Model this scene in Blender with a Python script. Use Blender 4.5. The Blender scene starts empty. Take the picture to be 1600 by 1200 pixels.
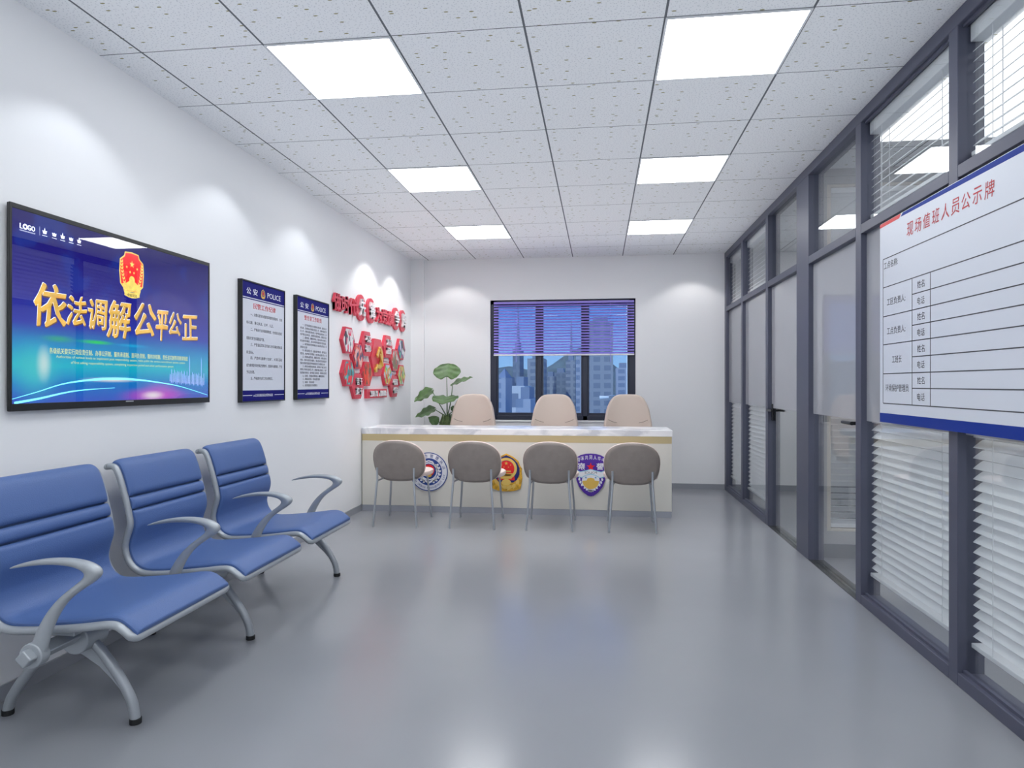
import bpy, bmesh, math, random
from mathutils import Vector, Matrix
random.seed(7)
PI = math.pi
scene = bpy.context.scene
COL = scene.collection

# ------------------------------------------------------------------ camera, view, world, lights
L, R, D, ZC = -2.34, 1.47, 8.30, 2.80        # left wall, glazed partition face, back wall, ceiling
cam = bpy.data.cameras.new('camera'); camo = bpy.data.objects.new('camera', cam); COL.objects.link(camo)
camo.location = (0, 0, 1.25); camo.rotation_euler = (PI/2, 0, 0.1284)
cam.sensor_width = 36; cam.lens = 36*1060/1600; cam.clip_start = 0.05; cam.clip_end = 2000
scene.camera = camo
vs = scene.view_settings
vs.view_transform = 'Standard'; vs.look = 'None'; vs.gamma = 1; vs.use_curve_mapping = False
vs.exposure = 0.62
scene.cycles.max_bounces = 10; scene.cycles.transparent_max_bounces = 24
scene.cycles.diffuse_bounces = 6; scene.cycles.glossy_bounces = 4
scene.cycles.use_denoising = True
scene.cycles.sample_clamp_indirect = 4

PANEL_STRENGTH = 7.0
SIDE_STRENGTH = 1.4

w = bpy.data.worlds.new('sky'); scene.world = w; w.use_nodes = True
nt = w.node_tree; nt.nodes.clear()
out = nt.nodes.new('ShaderNodeOutputWorld'); bg = nt.nodes.new('ShaderNodeBackground')
tc = nt.nodes.new('ShaderNodeTexCoord'); sp = nt.nodes.new('ShaderNodeSeparateXYZ'); cr = nt.nodes.new('ShaderNodeValToRGB')
nt.links.new(tc.outputs['Generated'], sp.inputs[0]); nt.links.new(sp.outputs['Z'], cr.inputs[0])
cr.color_ramp.elements[0].position = 0.0; cr.color_ramp.elements[0].color = (.30, .47, .66, 1)
cr.color_ramp.elements[1].position = 0.13; cr.color_ramp.elements[1].color = (.07, .21, .62, 1)
nt.links.new(cr.outputs[0], bg.inputs[0]); bg.inputs[1].default_value = 1.0
nt.links.new(bg.outputs[0], out.inputs[0])

def light(name, kind, loc, energy, color=(1, 1, 1), rot=(0, 0, 0), **kw):
    d = bpy.data.lights.new(name, kind); d.energy = energy; d.color = color
    for k, v in kw.items(): setattr(d, k, v)
    o = bpy.data.objects.new(name, d); o.location = loc; o.rotation_euler = rot; COL.objects.link(o); return o
light('sun', 'SUN', (0, -20, 60), 2.0, (1, .95, .88), (math.radians(50), 0, math.radians(-40)), angle=.01)
COOL = (.90, .95, 1.0)
for y in (2.72, 3.95, 5.05):
    light('wall_washer', 'SPOT', (L+.38, y, ZC-.03), 5, COOL, (0, 0, 0), spot_size=math.radians(108), spot_blend=.35, shadow_soft_size=.02)
for y in (6.62, 7.45): light('wall_washer', 'SPOT', (L+.38, y, ZC-.03), 13, (1, .97, .95), (0, 0, 0), spot_size=math.radians(108), spot_blend=.35, shadow_soft_size=.02)
for x in (-1.75, 1.08):
    light('wall_washer', 'SPOT', (x, D-.38, ZC-.03), 6, (1, .97, .95), (0, 0, 0), spot_size=math.radians(108), spot_blend=.35, shadow_soft_size=.02)
for x in (-1.60, -.93, -.28, .40):
    light('desk_downlight', 'SPOT', (x, 5.86, ZC-.03), 21, (1, .98, .96), (0, 0, 0), spot_size=math.radians(62), spot_blend=.8, shadow_soft_size=.02)

light('ceiling_fill', 'AREA', (-.43, 2.55, 2.45), 20, (.95, .98, 1), (PI, 0, 0), shape='RECTANGLE', size=3.5, size_y=10.3)  # unseen fill light without a fitting, added to brighten the ceiling
# ------------------------------------------------------------------ helpers
def s2l(c):
    return tuple((x/12.92 if x <= .04045 else ((x+.055)/1.055)**2.4) for x in (v/255 for v in c))
MATS = {}
def mat(name, rgb, rough=.5, metal=0, emit=0, spec=.5, bump=0, bscale=200, var=0, vscale=8, coat=0):
    """sRGB 0-255 colour; optional procedural bump and colour variation."""
    if name in MATS: return MATS[name]
    m = bpy.data.materials.new(name); m.use_nodes = True; n = m.node_tree; b = n.nodes['Principled BSDF']
    c = s2l(rgb)+(1,)
    b.inputs['Base Color'].default_value = c; b.inputs['Roughness'].default_value = rough
    b.inputs['Metallic'].default_value = metal; b.inputs['Specular IOR Level'].default_value = spec
    b.inputs['Coat Weight'].default_value = coat
    t = n.nodes.new('ShaderNodeTexCoord')
    if emit:
        b.inputs['Emission Color'].default_value = c; b.inputs['Emission Strength'].default_value = emit
    if bump:
        no = n.nodes.new('ShaderNodeTexNoise'); no.inputs['Scale'].default_value = bscale
        bp = n.nodes.new('ShaderNodeBump'); bp.inputs['Strength'].default_value = bump; bp.inputs['Distance'].default_value = .002
        n.links.new(t.outputs['Object'], no.inputs['Vector']); n.links.new(no.outputs['Fac'], bp.inputs['Height']); n.links.new(bp.outputs[0], b.inputs['Normal'])
    if var:
        no = n.nodes.new('ShaderNodeTexNoise'); no.inputs['Scale'].default_value = vscale; no.inputs['Detail'].default_value = 4
        r = n.nodes.new('ShaderNodeValToRGB')
        r.color_ramp.elements[0].position = .35; r.color_ramp.elements[0].color = tuple(max(0, x*(1-var)) for x in c[:3])+(1,)
        r.color_ramp.elements[1].position = .65; r.color_ramp.elements[1].color = tuple(min(1, x*(1+var)) for x in c[:3])+(1,)
        n.links.new(t.outputs['Object'], no.inputs['Vector']); n.links.new(no.outputs['Fac'], r.inputs[0]); n.links.new(r.outputs[0], b.inputs['Base Color'])
    MATS[name] = m; return m

def glass_mat(name, tint=(1, 1, 1), ior=1.5, film=None):
    """thin architectural glass: see-through with Fresnel reflection; film = (rgb, opacity) adds a frosted film"""
    if name in MATS: return MATS[name]
    m = bpy.data.materials.new(name); m.use_nodes = True; n = m.node_tree; n.nodes.clear(); N = n.nodes.new; K = n.links.new
    o = N('ShaderNodeOutputMaterial'); tr = N('ShaderNodeBsdfTransparent'); tr.inputs[0].default_value = tint+(1,)
    gl = N('ShaderNodeBsdfGlossy'); gl.inputs['Roughness'].default_value = .0
    g = N('ShaderNodeNewGeometry'); fr = N('ShaderNodeFresnel'); mx = N('ShaderNodeMix')
    mx.data_type = 'FLOAT'; mx.inputs[2].default_value = ior; mx.inputs[3].default_value = 1/ior
    K(g.outputs['Backfacing'], mx.inputs[0]); K(mx.outputs[0], fr.inputs['IOR'])
    base = tr
    if film:
        c = s2l(film[0])+(1,)
        df = N('ShaderNodeBsdfDiffuse'); df.inputs[0].default_value = c
        tl = N('ShaderNodeBsdfTranslucent'); tl.inputs[0].default_value = c
        a = N('ShaderNodeMixShader'); a.inputs[0].default_value = .4; K(df.outputs[0], a.inputs[1]); K(tl.outputs[0], a.inputs[2])
        b = N('ShaderNodeMixShader'); b.inputs[0].default_value = film[1]; K(tr.outputs[0], b.inputs[1]); K(a.outputs[0], b.inputs[2]); base = b
    ms = N('ShaderNodeMixShader'); K(fr.outputs[0], ms.inputs[0]); K(base.outputs[0], ms.inputs[1]); K(gl.outputs[0], ms.inputs[2]); K(ms.outputs[0], o.inputs[0])
    MATS[name] = m; return m

class MB:
    def __init__(s): s.v = []; s.f = []
    def add(s, vs_, fs):
        k = len(s.v); s.v += [tuple(p) for p in vs_]; s.f += [tuple(i+k for i in f) for f in fs]; return s
    def box(s, x0, x1, y0, y1, z0, z1):
        x0, x1 = min(x0, x1), max(x0, x1); y0, y1 = min(y0, y1), max(y0, y1); z0, z1 = min(z0, z1), max(z0, z1)
        return s.add([(x0,y0,z0),(x1,y0,z0),(x1,y1,z0),(x0,y1,z0),(x0,y0,z1),(x1,y0,z1),(x1,y1,z1),(x0,y1,z1)],
                     [(0,3,2,1),(4,5,6,7),(0,1,5,4),(1,2,6,5),(2,3,7,6),(3,0,4,7)])
    def prism(s, poly, z0, z1):
        """poly (x, y) counter-clockwise, between z0 and z1"""
        n = len(poly)
        a = sum(poly[i][0]*poly[(i+1) % n][1]-poly[(i+1) % n][0]*poly[i][1] for i in range(n))
        if a < 0: poly = poly[::-1]
        return s.add([(x, y, z0) for x, y in poly]+[(x, y, z1) for x, y in poly],
                     [tuple(range(n))[::-1], tuple(range(n, 2*n))]+[(i, (i+1) % n, n+(i+1) % n, n+i) for i in range(n)])
    def tube(s, pts, r, n=12, cap=True):
        pts = [Vector(p) for p in pts]; m = len(pts); rr = r if isinstance(r, (list, tuple)) else [r]*m
        ref = None; rings = []
        for i, p in enumerate(pts):
            t = (pts[min(i+1, m-1)]-pts[max(i-1, 0)]).normalized()
            if ref is None:
                ref = Vector((0, 0, 1)) if abs(t.z) < .9 else Vector((0, 1, 0))
            a = (ref-t*ref.dot(t)).normalized(); b = t.cross(a); ref = a
            rings.append([p+(a*math.cos(2*PI*k/n)+b*math.sin(2*PI*k/n))*rr[i] for k in range(n)])
        k0 = len(s.v)
        for ring in rings: s.v += [tuple(q) for q in ring]
        for i in range(m-1):
            for k in range(n):
                s.f.append((k0+i*n+k, k0+i*n+(k+1) % n, k0+(i+1)*n+(k+1) % n, k0+(i+1)*n+k))
        if cap:
            s.f.append(tuple(k0+k for k in range(n))[::-1]); s.f.append(tuple(k0+(m-1)*n+k for k in range(n)))
        return s
    def grid(s, fn, nu, nv, cu=False):
        """fn(i/nu, j/nv) -> point"""
        k0 = len(s.v)
        for i in range(nu+1):
            for j in range(nv+1): s.v.append(tuple(fn(i/nu, j/nv)))
        for i in range(nu):
            for j in range(nv):
                s.f.append((k0+i*(nv+1)+j, k0+(i+1)*(nv+1)+j, k0+(i+1)*(nv+1)+j+1, k0+i*(nv+1)+j+1))
        return s
    def build(s, name, m, parent=None, smooth=True, bevel=0, seg=2, subsurf=0, solid=0, kind=None, fixn=False):
        me = bpy.data.meshes.new(name); me.from_pydata(s.v, [], s.f); me.update()
        if fixn:
            b = bmesh.new(); b.from_mesh(me); bmesh.ops.remove_doubles(b, verts=b.verts, dist=1e-5); bmesh.ops.recalc_face_normals(b, faces=b.faces); b.to_mesh(me); b.free()
        me.materials.append(m)
        if smooth:
            me.shade_smooth(); me.set_sharp_from_angle(angle=math.radians(35))
        o = bpy.data.objects.new(name, me); COL.objects.link(o)
        if parent is not None: o.parent = parent
        if solid:
            q = o.modifiers.new('solid', 'SOLIDIFY'); q.thickness = solid; q.offset = 0
        if bevel:
            q = o.modifiers.new('bevel', 'BEVEL'); q.width = bevel; q.segments = seg; q.limit_method = 'ANGLE'; q.angle_limit = math.radians(40)
        if subsurf:
            q = o.modifiers.new('sub', 'SUBSURF'); q.levels = subsurf; q.render_levels = subsurf
            for e in me.edges: e.use_edge_sharp = False
        if kind: o['kind'] = kind
        return o

def tag(o, label=None, cat=None, group=None, kind=None):
    if label: o['label'] = label
    if cat: o['category'] = cat
    if group: o['group'] = group
    if kind: o['kind'] = kind
    return o
def empty(name, loc=(0, 0, 0), rz=0, label=None, cat=None, group=None, kind=None, M=None):
    o = bpy.data.objects.new(name, None); COL.objects.link(o); o.empty_display_size = .1
    if M is not None: o.matrix_world = M
    else: o.location = loc; o.rotation_euler = (0, 0, rz)
    return tag(o, label, cat, group, kind)
def copy_tree(o, parent=None):
    c = o.copy(); COL.objects.link(c)
    if parent is not None: c.parent = parent
    for ch in list(o.children): copy_tree(ch, c)
    return c
def frame(origin, right, up):
    r = Vector(right).normalized(); u = Vector(up).normalized(); n = r.cross(u)
    return Matrix(((r.x, u.x, n.x, origin[0]), (r.y, u.y, n.y, origin[1]), (r.z, u.z, n.z, origin[2]), (0, 0, 0, 1)))
def left_frame(y, z, x=L): return frame((x, y, z), (0, 1, 0), (0, 0, 1))      # hangs on the left wall, faces +X
def right_frame(y, z, x=R): return frame((x, y, z), (0, -1, 0), (0, 0, 1))    # hangs on the partition, faces -X
def front_frame(x, z, y): return frame((x, y, z), (1, 0, 0), (0, 0, 1))        # faces -Y

TXT = {}
def text_raw(s, bold=0, shear=0):
    key = (s, bold, shear)
    if key in TXT: return TXT[key]
    cu = bpy.data.curves.new('t', 'FONT'); cu.body = s; cu.size = 1; cu.resolution_u = 2; cu.offset = bold; cu.shear = shear; cu.fill_mode = 'FRONT'
    ob = bpy.data.objects.new('t', cu); COL.objects.link(ob)
    dg = bpy.context.evaluated_depsgraph_get()
    me = bpy.data.meshes.new_from_object(ob.evaluated_get(dg))
    vs_ = [(v.co.x, v.co.y) for v in me.vertices]; fs = [tuple(p.vertices) for p in me.polygons]
    bpy.data.meshes.remove(me); bpy.data.objects.remove(ob); bpy.data.curves.remove(cu)
    TXT[key] = (vs_, fs); return TXT[key]
def text_into(mb, s, x0, x1, y0, y1, z=0, depth=0, bold=0, shear=0, keep=False, mirror=False, fn=None):
    """write s so that its outline fills the box x0..x1, y0..y1 (keep: by height only, centred)"""
    if bold and s.strip():
        h_ = (y1-y0); o_ = bold*1.1*h_
        ofs = ((-.8, -.8), (.8, -.8), (.8, .8), (-.8, .8), (0, 0)) if h_ > .05 else ((-1, 0), (1, 0))
        for i, (ax_, ay_) in enumerate(ofs):
            text_into(mb, s, x0+o_+ax_*o_, x1-o_+ax_*o_, y0+o_+ay_*o_, y1-o_+ay_*o_, z+(i*.00002 if depth <= 0 else 0), depth+(i*.00005 if depth > 0 else 0), 0, shear, keep, mirror, fn)
        return
    v, f = text_raw(s, 0, shear)
    if not v: return
    ax, bx = min(p[0] for p in v), max(p[0] for p in v); ay, by = min(p[1] for p in v), max(p[1] for p in v)
    sx = (x1-x0)/(bx-ax); sy = (y1-y0)/(by-ay)
    if keep: sx = sy; x0 = (x0+x1)/2-(bx-ax)*sx/2
    pts = [((p[0]-ax)*sx+x0, (p[1]-ay)*sy+y0) for p in v]
    if mirror: pts = [(x0+x1-p[0], p[1]) for p in pts]
    if fn: pts = [fn(p) for p in pts]
    n = len(pts)
    if depth <= 0:
        mb.add([(p[0], p[1], z) for p in pts], f if not mirror else [q[::-1] for q in f]); return
    vv = [(p[0], p[1], z+depth) for p in pts]+[(p[0], p[1], z) for p in pts]
    ff = list(f)+[tuple(i+n for i in q[::-1]) for q in f]
    cnt = {}
    for q in f:
        for a, b in zip(q, q[1:]+q[:1]): cnt[(a, b)] = cnt.get((a, b), 0)+1
    for (a, b) in cnt:
        if (b, a) not in cnt: ff.append((a, a+n, b+n, b))
    mb.add(vv, ff)
def poly_ell(cx, cy, rx, ry, n=48, a0=0, a1=2*PI):
    return [(cx+rx*math.cos(a0+(a1-a0)*i/n), cy+ry*math.sin(a0+(a1-a0)*i/n)) for i in range(n)]
def ring(mb, cx, cy, r0, r1, z0, z1, n=48, sy=1, a0=0, a1=2*PI):
    full = abs(a1-a0-2*PI) < 1e-6; m = n if full else n+1
    P = []
    for r in (r0, r1):
        for z in (z0, z1):
            P += [(cx+r*math.cos(a0+(a1-a0)*i/n), cy+r*sy*math.sin(a0+(a1-a0)*i/n), z) for i in range(m)]
    F = []
    for i in range(n):
        j = (i+1) % m
        F += [(m+i, 3*m+i, 3*m+j, m+j), (2*m+i, 2*m+j, 3*m+j, 3*m+i), (i, m+i, m+j, j), (i, j, 2*m+j, 2*m+i)]
    mb.add(P, F)
def star(cx, cy, r, rot=PI/2):
    return [(cx+(r if i % 2 == 0 else r*.4)*math.cos(rot+i*PI/5), cy+(r if i % 2 == 0 else r*.4)*math.sin(rot+i*PI/5)) for i in range(10)]
def leaf_poly(cx, cy, l, w_, ang):
    c, s = math.cos(ang), math.sin(ang); pts = []
    for t, q in ((0, 0), (.3, .5), (.65, .45), (1, 0), (.65, -.45), (.3, -.5)):
        x, y = t*l, q*w_; pts.append((cx+x*c-y*s, cy+x*s+y*c))
    return pts

# ------------------------------------------------------------------ materials
M_wall = mat('white_paint', (236, 237, 239), .75, bump=.05, bscale=120)
M_frame = mat('slate_aluminium', (80, 83, 100), .42, spec=.4)
M_black = mat('black_plastic', (26, 28, 30), .35)
M_silver = mat('silver_metal', (182, 187, 194), .28, metal=.75)
M_castgrey = mat('cast_aluminium', (166, 172, 178), .35, metal=.35, spec=.6)
M_rubber = mat('black_rubber', (28, 30, 32), .6)
M_vinyl = mat('blue_vinyl', (74, 102, 156), .48, bump=.5, bscale=260)
M_glass = glass_mat('clear_glass', (.97, .98, .98))
M_film = glass_mat('frosted_film', film=((200, 202, 208), .82))
M_marble_dark = mat('dark_marble', (62, 64, 64), .12, var=.5, vscale=14)
M_blind = mat('white_blind', (222, 225, 229), .5)
M_lilac = mat('lilac_blind', (160, 146, 232), .5)
M_base = mat('grey_skirting', (150, 153, 160), .2)
M_red = mat('red_acrylic', (212, 62, 82), .35)
M_white = mat('white_acrylic', (238, 238, 240), .4)
M_gold = mat('gold_metal', (226, 186, 92), .3, metal=.5)
M_navy = mat('navy_print', (20, 20, 112), .55, spec=.12)
M_paper = mat('white_print', (214, 218, 228), .4)
M_ink = mat('grey_ink', (70, 72, 84), .5)
M_redink = mat('red_ink', (205, 40, 50), .5)
M_printwhite = mat('bright_white_print', (236, 238, 245), .4)

def ceiling_mat():
    m = bpy.data.materials.new('mineral_tile'); m.use_nodes = True; n = m.node_tree; N = n.nodes.new; K = n.links.new
    b = n.nodes['Principled BSDF']; b.inputs['Roughness'].default_value = .85
    t = N('ShaderNodeTexCoord')
    def math_(op, a, bb=None):
        q = N('ShaderNodeMath'); q.operation = op
        for i, x in enumerate((a, bb)):
            if x is None: continue
            if isinstance(x, (int, float)): q.inputs[i].default_value = x
            else: K(x, q.inputs[i])
        return q.outputs[0]
    sx = N('ShaderNodeSeparateXYZ'); K(t.outputs['Object'], sx.inputs[0])
    def line(sock, off, half):
        a = math_('MULTIPLY', math_('SUBTRACT', sock, off), 1/.6)
        f = math_('FRACT', math_('ADD', a, 100.5))
        return math_('LESS_THAN', math_('ABSOLUTE', math_('SUBTRACT', f, .5)), half/.6)
    ln = math_('MAXIMUM', line(sx.outputs['X'], -.324, .005), line(sx.outputs['Y'], 2.926, .0028))
    # long olive flecks
    mp = N('ShaderNodeMapping'); mp.inputs['Scale'].default_value = (8.5, 20, 1); K(t.outputs['Object'], mp.inputs[0])
    v1 = N('ShaderNodeTexVoronoi'); v1.inputs['Scale'].default_value = 1; v1.inputs['Randomness'].default_value = 1; v1.voronoi_dimensions = '2D'; K(mp.outputs[0], v1.inputs['Vector'])
    sc_ = N('ShaderNodeSeparateColor'); K(v1.outputs['Color'], sc_.inputs[0])
    fl = math_('MULTIPLY', math_('LESS_THAN', v1.outputs['Distance'], .085), math_('GREATER_THAN', sc_.outputs[0], .5))
    v2 = N('ShaderNodeTexVoronoi'); v2.voronoi_dimensions = '2D'; v2.inputs['Scale'].default_value = 62; K(t.outputs['Object'], v2.inputs['Vector'])
    dt = math_('LESS_THAN', v2.outputs['Distance'], .17)
    def mixc(f, a, c):
        q = N('ShaderNodeMix'); q.data_type = 'RGBA'; K(f, q.inputs[0])
        if isinstance(a, tuple): q.inputs[6].default_value = a
        else: K(a, q.inputs[6])
        q.inputs[7].default_value = c; return q.outputs[2]
    c0 = s2l((236, 238, 240))+(1,)
    c1 = mixc(dt, c0, s2l((212, 215, 219))+(1,))
    c2 = mixc(fl, c1, s2l((146, 142, 98))+(1,))
    c3 = mixc(ln, c2, s2l((96, 100, 106))+(1,))
    K(c3, b.inputs['Base Color']); return m
M_ceil = ceiling_mat()

def floor_mat():
    m = bpy.data.materials.new('polished_grey_floor'); m.use_nodes = True; n = m.node_tree; N = n.nodes.new; K = n.links.new
    b = n.nodes['Principled BSDF']; t = N('ShaderNodeTexCoord')
    no = N('ShaderNodeTexNoise'); no.inputs['Scale'].default_value = 1.2; no.inputs['Detail'].default_value = 3; K(t.outputs['Object'], no.inputs['Vector'])
    r = N('ShaderNodeValToRGB'); K(no.outputs['Fac'], r.inputs[0])
    r.color_ramp.elements[0].color = s2l((138, 141, 147))+(1,); r.color_ramp.elements[1].color = s2l((148, 150, 156))+(1,)
    K(r.outputs[0], b.inputs['Base Color']); b.inputs['Roughness'].default_value = .19; b.inputs['Specular IOR Level'].default_value = .5
    return m
M_floor = floor_mat()
def marble():
    m = bpy.data.materials.new('white_marble'); m.use_nodes = True; n = m.node_tree; N = n.nodes.new; K = n.links.new
    b = n.nodes['Principled BSDF']; t = N('ShaderNodeTexCoord')
    no = N('ShaderNodeTexNoise'); no.inputs['Scale'].default_value = 3; no.inputs['Detail'].default_value = 8; no.inputs['Distortion'].default_value = 1.6; K(t.outputs['Object'], no.inputs['Vector'])
    r = N('ShaderNodeValToRGB'); K(no.outputs['Fac'], r.inputs[0])
    r.color_ramp.elements[0].position = .42; r.color_ramp.elements[0].color = s2l((205, 208, 214))+(1,)
    r.color_ramp.elements[1].position = .56; r.color_ramp.elements[1].color = s2l((240, 241, 243))+(1,)
    K(r.outputs[0], b.inputs['Base Color']); b.inputs['Roughness'].default_value = .25; return m
M_marble = marble()

# ------------------------------------------------------------------ room shell
YN = -2.6                       # wall behind the camera
XS = 5.2                        # far side of the neighbouring rooms
MB().box(L-.1, XS+.1, YN-.1, D+.2, -.1, 0).build('floor', M_floor, kind='structure', smooth=False)
MB().box(L-.1, XS+.1, YN-.1, D+.2, ZC, ZC+.1).build('ceiling', M_ceil, kind='structure', smooth=False)
MB().box(L-.12, L, YN-.1, D+.2, 0, ZC).build('wall_left', M_wall, kind='structure', smooth=False)
WX0, WX1, WZ0, WZ1 = -1.343, .43, .806, 2.285
b = MB()
b.box(L, WX0, D, D+.2, 0, ZC); b.box(WX1, XS+.1, D, D+.2, 0, ZC); b.box(WX0, WX1, D, D+.2, 0, WZ0); b.box(WX0, WX1, D, D+.2, WZ1, ZC)
b.build('wall_back', M_wall, kind='structure', smooth=False)
MB().box(L, XS+.1, YN-.1, YN, 0, ZC).build('wall_near', M_wall, kind='structure', smooth=False)
MB().box(XS, XS+.1, YN, D, 0, ZC).build('wall_far_right', M_wall, kind='structure', smooth=False)
MB().box(R, R+.105, YN, .79, 0, ZC).build('wall_right_solid', M_wall, kind='structure', smooth=False)
MB().box(L, L+.17, D-.06, D, 0, ZC).build('trim_1', M_wall, kind='structure', smooth=False)
MB().box(L, L+.008, YN, D-.07, 0, .062).build('baseboard_left', M_base, kind='structure', smooth=False)
MB().box(L+.17, R, D-.008, D, 0, .062).build('baseboard_back', M_base, kind='structure', smooth=False)
MB().box(R+.105, XS, D-.008, D, 0, .062).build('baseboard_side', M_base, kind='structure', smooth=False)

# window in the back wall
win = empty('window_1', ((WX0+WX1)/2, D+.05, WZ0), kind='structure')
win_loc = Matrix.Translation(((WX0+WX1)/2, D+.05, WZ0)).inverted()
def wchild(mb, name, m, **k):
    o = mb.build(name, m, win, **k); o.matrix_parent_inverse = win_loc; return o
fy0, fy1 = D+.03, D+.09
M_winframe = mat('window_frame_dark', (44, 50, 68), .4)
b = MB()
b.box(WX0, WX0+.075, fy0, fy1, WZ0, WZ1); b.box(WX1-.075, WX1, fy0, fy1, WZ0, WZ1)
b.box(WX0, WX1, fy0, fy1, WZ0, WZ0+.055); b.box(WX0, WX1, fy0, fy1, WZ1-.05, WZ1)
b.box(-.765, -.707, fy0, fy1, WZ0, WZ1); b.box(-.204, -.146, fy0, fy1, WZ0, WZ1)
wchild(b, 'window_frame', M_winframe, bevel=.003)
b = MB()
for a, c in ((WX0+.075, -.765), (-.707, -.204), (-.146, WX1-.075)):
    b.box(a, a+.02, fy0+.01, fy1-.01, WZ0+.05, WZ1-.05); b.box(c-.02, c, fy0+.01, fy1-.01, WZ0+.05, WZ1-.05)
    b.box(a+.02, c-.02, fy0+.01, fy1-.01, WZ0+.05, WZ0+.09); b.box(a+.02, c-.02, fy0+.01, fy1-.01, WZ1-.08, WZ1-.05)
wchild(b, 'sash', M_winframe, bevel=.002)
M_tint = glass_mat('tinted_window_glass', (.78, .87, .93))
for a, c in ((WX0+.075, -.765), (-.707, -.204), (-.146, WX1-.075)):
    wchild(MB().box(a+.015, c-.015, D+.056, D+.062, WZ0+.085, WZ1-.075), 'window_pane', M_tint, smooth=False)
wchild(MB().box(WX0-.03, WX1+.03, D-.015, D+.03, WZ0-.022, WZ0), 'window_sill', M_wall, bevel=.003)

def slat(mb, x0, x1, yc, zc, w_, th, tilt, along='x', crown=.03):
    """one curved slat; tilt is the angle of its width, crown its camber"""
    ct_, st_ = math.cos(tilt), math.sin(tilt); up_, dn_ = [], []
    for i in range(5):
        a = (i/4-.5)*w_; h = crown*w_*(1-(2*i/4-1)**2)
        for lst, e in ((up_, th/2), (dn_, -th/2)): lst.append((a*ct_-(h+e)*st_, a*st_+(h+e)*ct_))
    P = dn_+up_[::-1]; n = len(P); V = []
    for e in (x0, x1):
        for a, c in P: V.append((e, yc+a, zc+c) if along == 'x' else (yc+a, e, zc+c))
    F = [(i, (i+1) % n, n+(i+1) % n, n+i) for i in range(n)]+[tuple(range(n))[::-1], tuple(range(n, 2*n))]
    if along == 'x': F = [q[::-1] for q in F]
    mb.add(V, F)
bl = empty('window_blind', (-.44, D+.012, 2.25), label='lilac venetian blind half lowered over the dark framed window', cat='blind')
inv = Matrix.Translation((-.44, D+.012, 2.25)).inverted()
def child(o, par, iv): o.parent = par; o.matrix_parent_inverse = iv; return o
b = MB(); z = 2.215
while z > 1.625:
    slat(b, -1.298, .413, D+.008, z, .032, .0015, math.radians(38)); z -= .0345
child(b.build('slats', M_lilac), bl, inv)
child(MB().box(-1.298, .413, D-.008, D+.026, 2.235, 2.262).build('headrail', mat('lilac_rail', (150, 135, 222), .4), bevel=.002), bl, inv)
child(MB().box(-1.30, .415, D-.008, D+.024, 1.598, 1.616).build('bottom_rail', M_white, bevel=.002), bl, inv)
for x in (-1.02, .13):
    child(MB().tube([(x, D-.012, 2.25), (x, D-.012, 1.52)], .0025, 6).build('cord', M_lilac), bl, inv)

# ------------------------------------------------------------------ glazed partition on the right
PD = .105                                     # depth of the frame
posts = [('A', 8.19, 8.30), ('B', 7.28, 7.36), ('C', 6.215, 6.30), ('D', 5.045, 5.34), ('E', 4.071, 4.152), ('F', 3.022, 3.096), ('G', 1.99, 2.065), ('H', .79, .865)]
wr = empty('wall_right', (R, 4.5, 0), kind='structure'); wri = Matrix.Translation((R, 4.5, 0)).inverted()
def wpart(mb, name, m, **k): return child(mb.build(name, m, **k), wr, wri)
for n_, a, c in posts:
    b = MB().box(R, R+PD, a, c, 0, ZC)
    wpart(b, 'post', M_frame, bevel=.003)
wpart(MB().box(R-.002, R+PD, .79, D, 2.735, ZC), 'top_rail', M_frame, bevel=.003)
bays = [(7.36, 8.19, 'glaze'), (6.30, 7.28, 'glaze'), (5.34, 6.215, 'door'), (4.152, 5.045, 'door'), (3.096, 4.071, 'glaze'), (2.065, 3.022, 'glaze'), (.865, 1.99, 'glaze')]
GX = R+.035
TZ0, TZ1, FB = 2.102, 2.156, 1.040
blind_names = ['in the bay beside the back wall', 'in the bay beyond the far glass door', None, None, 'next to the near glass door', 'in the nearest visible bay', 'in the bay behind the viewpoint']
def venetian(y0, y1, z0, z1, label, gap):
    o = empty('venetian_blind', (R+.07, (y0+y1)/2, z0), label=label, cat='blind', group='white venetian blinds in the glazed partition')
    iv = Matrix.Translation((R+.07, (y0+y1)/2, z0)).inverted()
    b = MB(); z = z1-.10
    while z > z0+.03:
        slat(b, y0+.012, y1-.012, R+.073, z, .050, .0022, math.radians(40), 'y'); z -= .0432
    child(b.build('slats', M_blind), o, iv)
    child(MB().box(R+.045, R+.10, y0+.008, y1-.008, z1-.075, z1-.002).build('headrail', M_blind, bevel=.003), o, iv)
    child(MB().box(R+.048, R+.098, y0+.008, y1-.008, z0, z0+.02).build('bottom_rail', M_blind, bevel=.003), o, iv)
    for yy in (y0+.16, y1-.16):
        child(MB().tube([(R+.05, yy, z1-.07), (R+.05, yy, z0+.01)], .0018, 6).build('ladder_cord', M_blind), o, iv)
        child(MB().tube([(R+.097, yy+.02, z1-.07), (R+.097, yy+.02, z0+.01)], .0018, 6).build('ladder_cord', M_blind), o, iv)
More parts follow.
